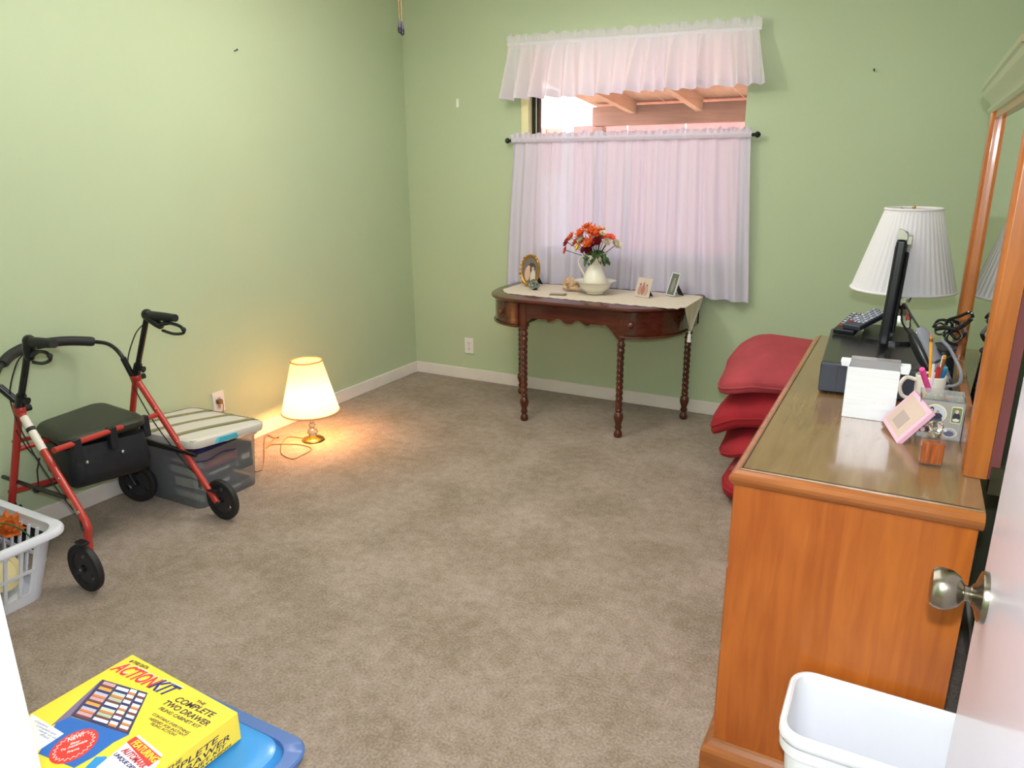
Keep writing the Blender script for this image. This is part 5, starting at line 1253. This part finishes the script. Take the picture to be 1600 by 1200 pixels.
# drawing of the open file drawer
dk = flat('print_dark_slate', 60, 58, 92); fp('print_panel', [B(160, 1062), B(231, 1083), B(201, 1148), B(110, 1119)][::-1], dk)
fp('print_panel', [B(157, 1064), B(161, 1063), B(110, 1121), B(79, 1135)], flat('print_purple_grey', 128, 110, 140), .0002)
fp('print_panel', [B(110, 1120), B(202, 1148), B(178, 1160), B(148, 1182), B(116, 1200), B(60, 1178), B(88, 1130)][::-1], PRINTBLUE)
tabs = [flat('tab_pink', 206, 160, 170), flat('tab_green', 176, 190, 170), flat('tab_orange', 226, 160, 80), flat('tab_white', 234, 234, 236), flat('tab_lilac', 190, 184, 214), flat('tab_mint', 190, 206, 200)]
bars = [flat('bar_brown', 120, 66, 62), flat('bar_navy', 44, 50, 104), flat('bar_orange', 214, 130, 60)]
for r in range(7):
    u = r / 7
    a0 = lin((160, 1064, 0), (112, 1117, 0), u); a1 = lin((230, 1084, 0), (200, 1144, 0), u); nx_ = lin((160, 1064, 0), (112, 1117, 0), u + .13); n1 = lin((230, 1084, 0), (200, 1144, 0), u + .13)
    for k in range(4):
        f0, f1 = ((.05, .31), (.34, .60), (.64, .78), (.82, .97))[k]
        p = [lin(a0, a1, f0), lin(a0, a1, f1), lin(nx_, n1, f1), lin(nx_, n1, f0)]
        sh = V((0, 2 * (k % 2), 0))
        mid = [p[0], p[1], lin(p[1], p[2], .6), lin(p[0], p[3], .6)]
        fp('print_tab', [B(q.x, q.y + sh.y) for q in mid][::-1], tabs[(r * 2 + k * 3) % 6] if k < 2 else tabs[3], .0006)
        base_ = [lin(p[0], p[3], .6), lin(p[1], p[2], .6), p[2], p[3]]
        fp('print_tab', [B(q.x, q.y + sh.y) for q in base_][::-1], bars[(r + k) % 3], .0005)
ctr = V((*B(116, 1166), 0)); ax1 = V((*B(151, 1143), 0)) - ctr; ax2 = V((*B(134, 1183), 0)) - ctr
def ell(s, k=36, z=0, spike=0): return [tuple((ctr + ax1 * s * (1 + (spike * (1 if i % 2 else -1))) * math.cos(2 * PI * i / k) + ax2 * .82 * s * (1 + (spike * (1 if i % 2 else -1))) * math.sin(2 * PI * i / k))[:2]) for i in range(k)]
fp('print_seal', ell(1.0), RED_P, .0007)
jag = ell(.80, 44, 0, .09); MB().tube([V((x, y, HBX + .0012)) for x, y in jag], .0006, 4, closed=True).build('print_burst', PAPER, kb_)
tline('NEW!', (106, 1160), (132, 1150), .014, PAPER, bold=.0003, shear=.2, dz=.0012)
tline('Easy', (110, 1165), (126, 1159), .0075, PAPER, bold=.0001, dz=.0012)
tline('To Assemble', (95, 1175), (137, 1159), .0078, PAPER, bold=.0001, dz=.0012)
tline('Frame', (105, 1178), (124, 1171), .0075, PAPER, bold=.0001, dz=.0012)
fp('print_card', [B(50, 1116), B(100, 1147), B(56, 1176), B(36, 1136)][::-1], PAPER, .0008)
for k in range(4): tline(('Contents', 'Complete and', 'ready to use', 'files')[k], (54 + k * 2.5, 1128 + k * 7), (54 + k * 2.5 + (20, 30, 30, 14)[k], 1128 + k * 7 + (10, 15, 15, 7)[k]), .006, flat('soft_blue_ink', 110, 120, 160), dz=.0012)
# FEATURING label
fp('print_card', [B(198, 1160), B(250, 1190), B(222, 1225), B(150, 1200)][::-1], PAPER, .0005)
fp('print_strip', [B(213, 1151), B(217, 1149), B(255, 1180), B(251, 1183)][::-1], PAPER, .0006)
fp('print_strip', [B(212, 1151), B(252, 1184), B(232, 1199), B(198, 1160)][::-1], RED_P, .0007)
tline('FEATURING', (204, 1163), (239, 1193), .019, YELLOW, shear=.1, bold=.0004, dz=.0012)
for m_, dz in ((NAVY, .001), (RED_P, .0012)): tline('AUTOMARK', (189, 1174), (223, 1203), .017, m_, shear=.25, bold=.0006 if m_ is NAVY else .0002, dz=dz)
tline('UNIQUE DESIGN', (177, 1180), (216, 1212), .010, NAVY, bold=.0003, dz=.001)
fp('print_panel', [B(150, 1183), B(166, 1182), B(174, 1200), B(160, 1215), B(128, 1205)][::-1], flat('print_sky_blue', 50, 140, 206), .0004)
# side panel lettering (right end)
S_ = lambda y, z: frame((Wk + .0004, y, z), (0, 1, 0), (0, 0, 1))
for s, y0_, w_, z, sz_ in (('THE', -.155, .03, .0485, .010), ('COMPLETE', -.205, .155, .034, .0165), ('TWO DRAWER', -.225, .195, .020, .0155), ('FILING CABINET KIT', -.215, .18, .0105, .0095), ('CONTAINS EVERYTHING', -.205, .18, .0035, .006)):
    o = text(s, sz_, INK, kb_, Matrix.Identity(4), .25, 'LEFT', 1, .0001)
    xs = [v.co.x for v in o.data.vertices]; k = w_ / (max(xs) - min(xs)); o.data.transform(S_(y0_, z) @ Matrix.Diagonal((k, 1, 1, 1)))
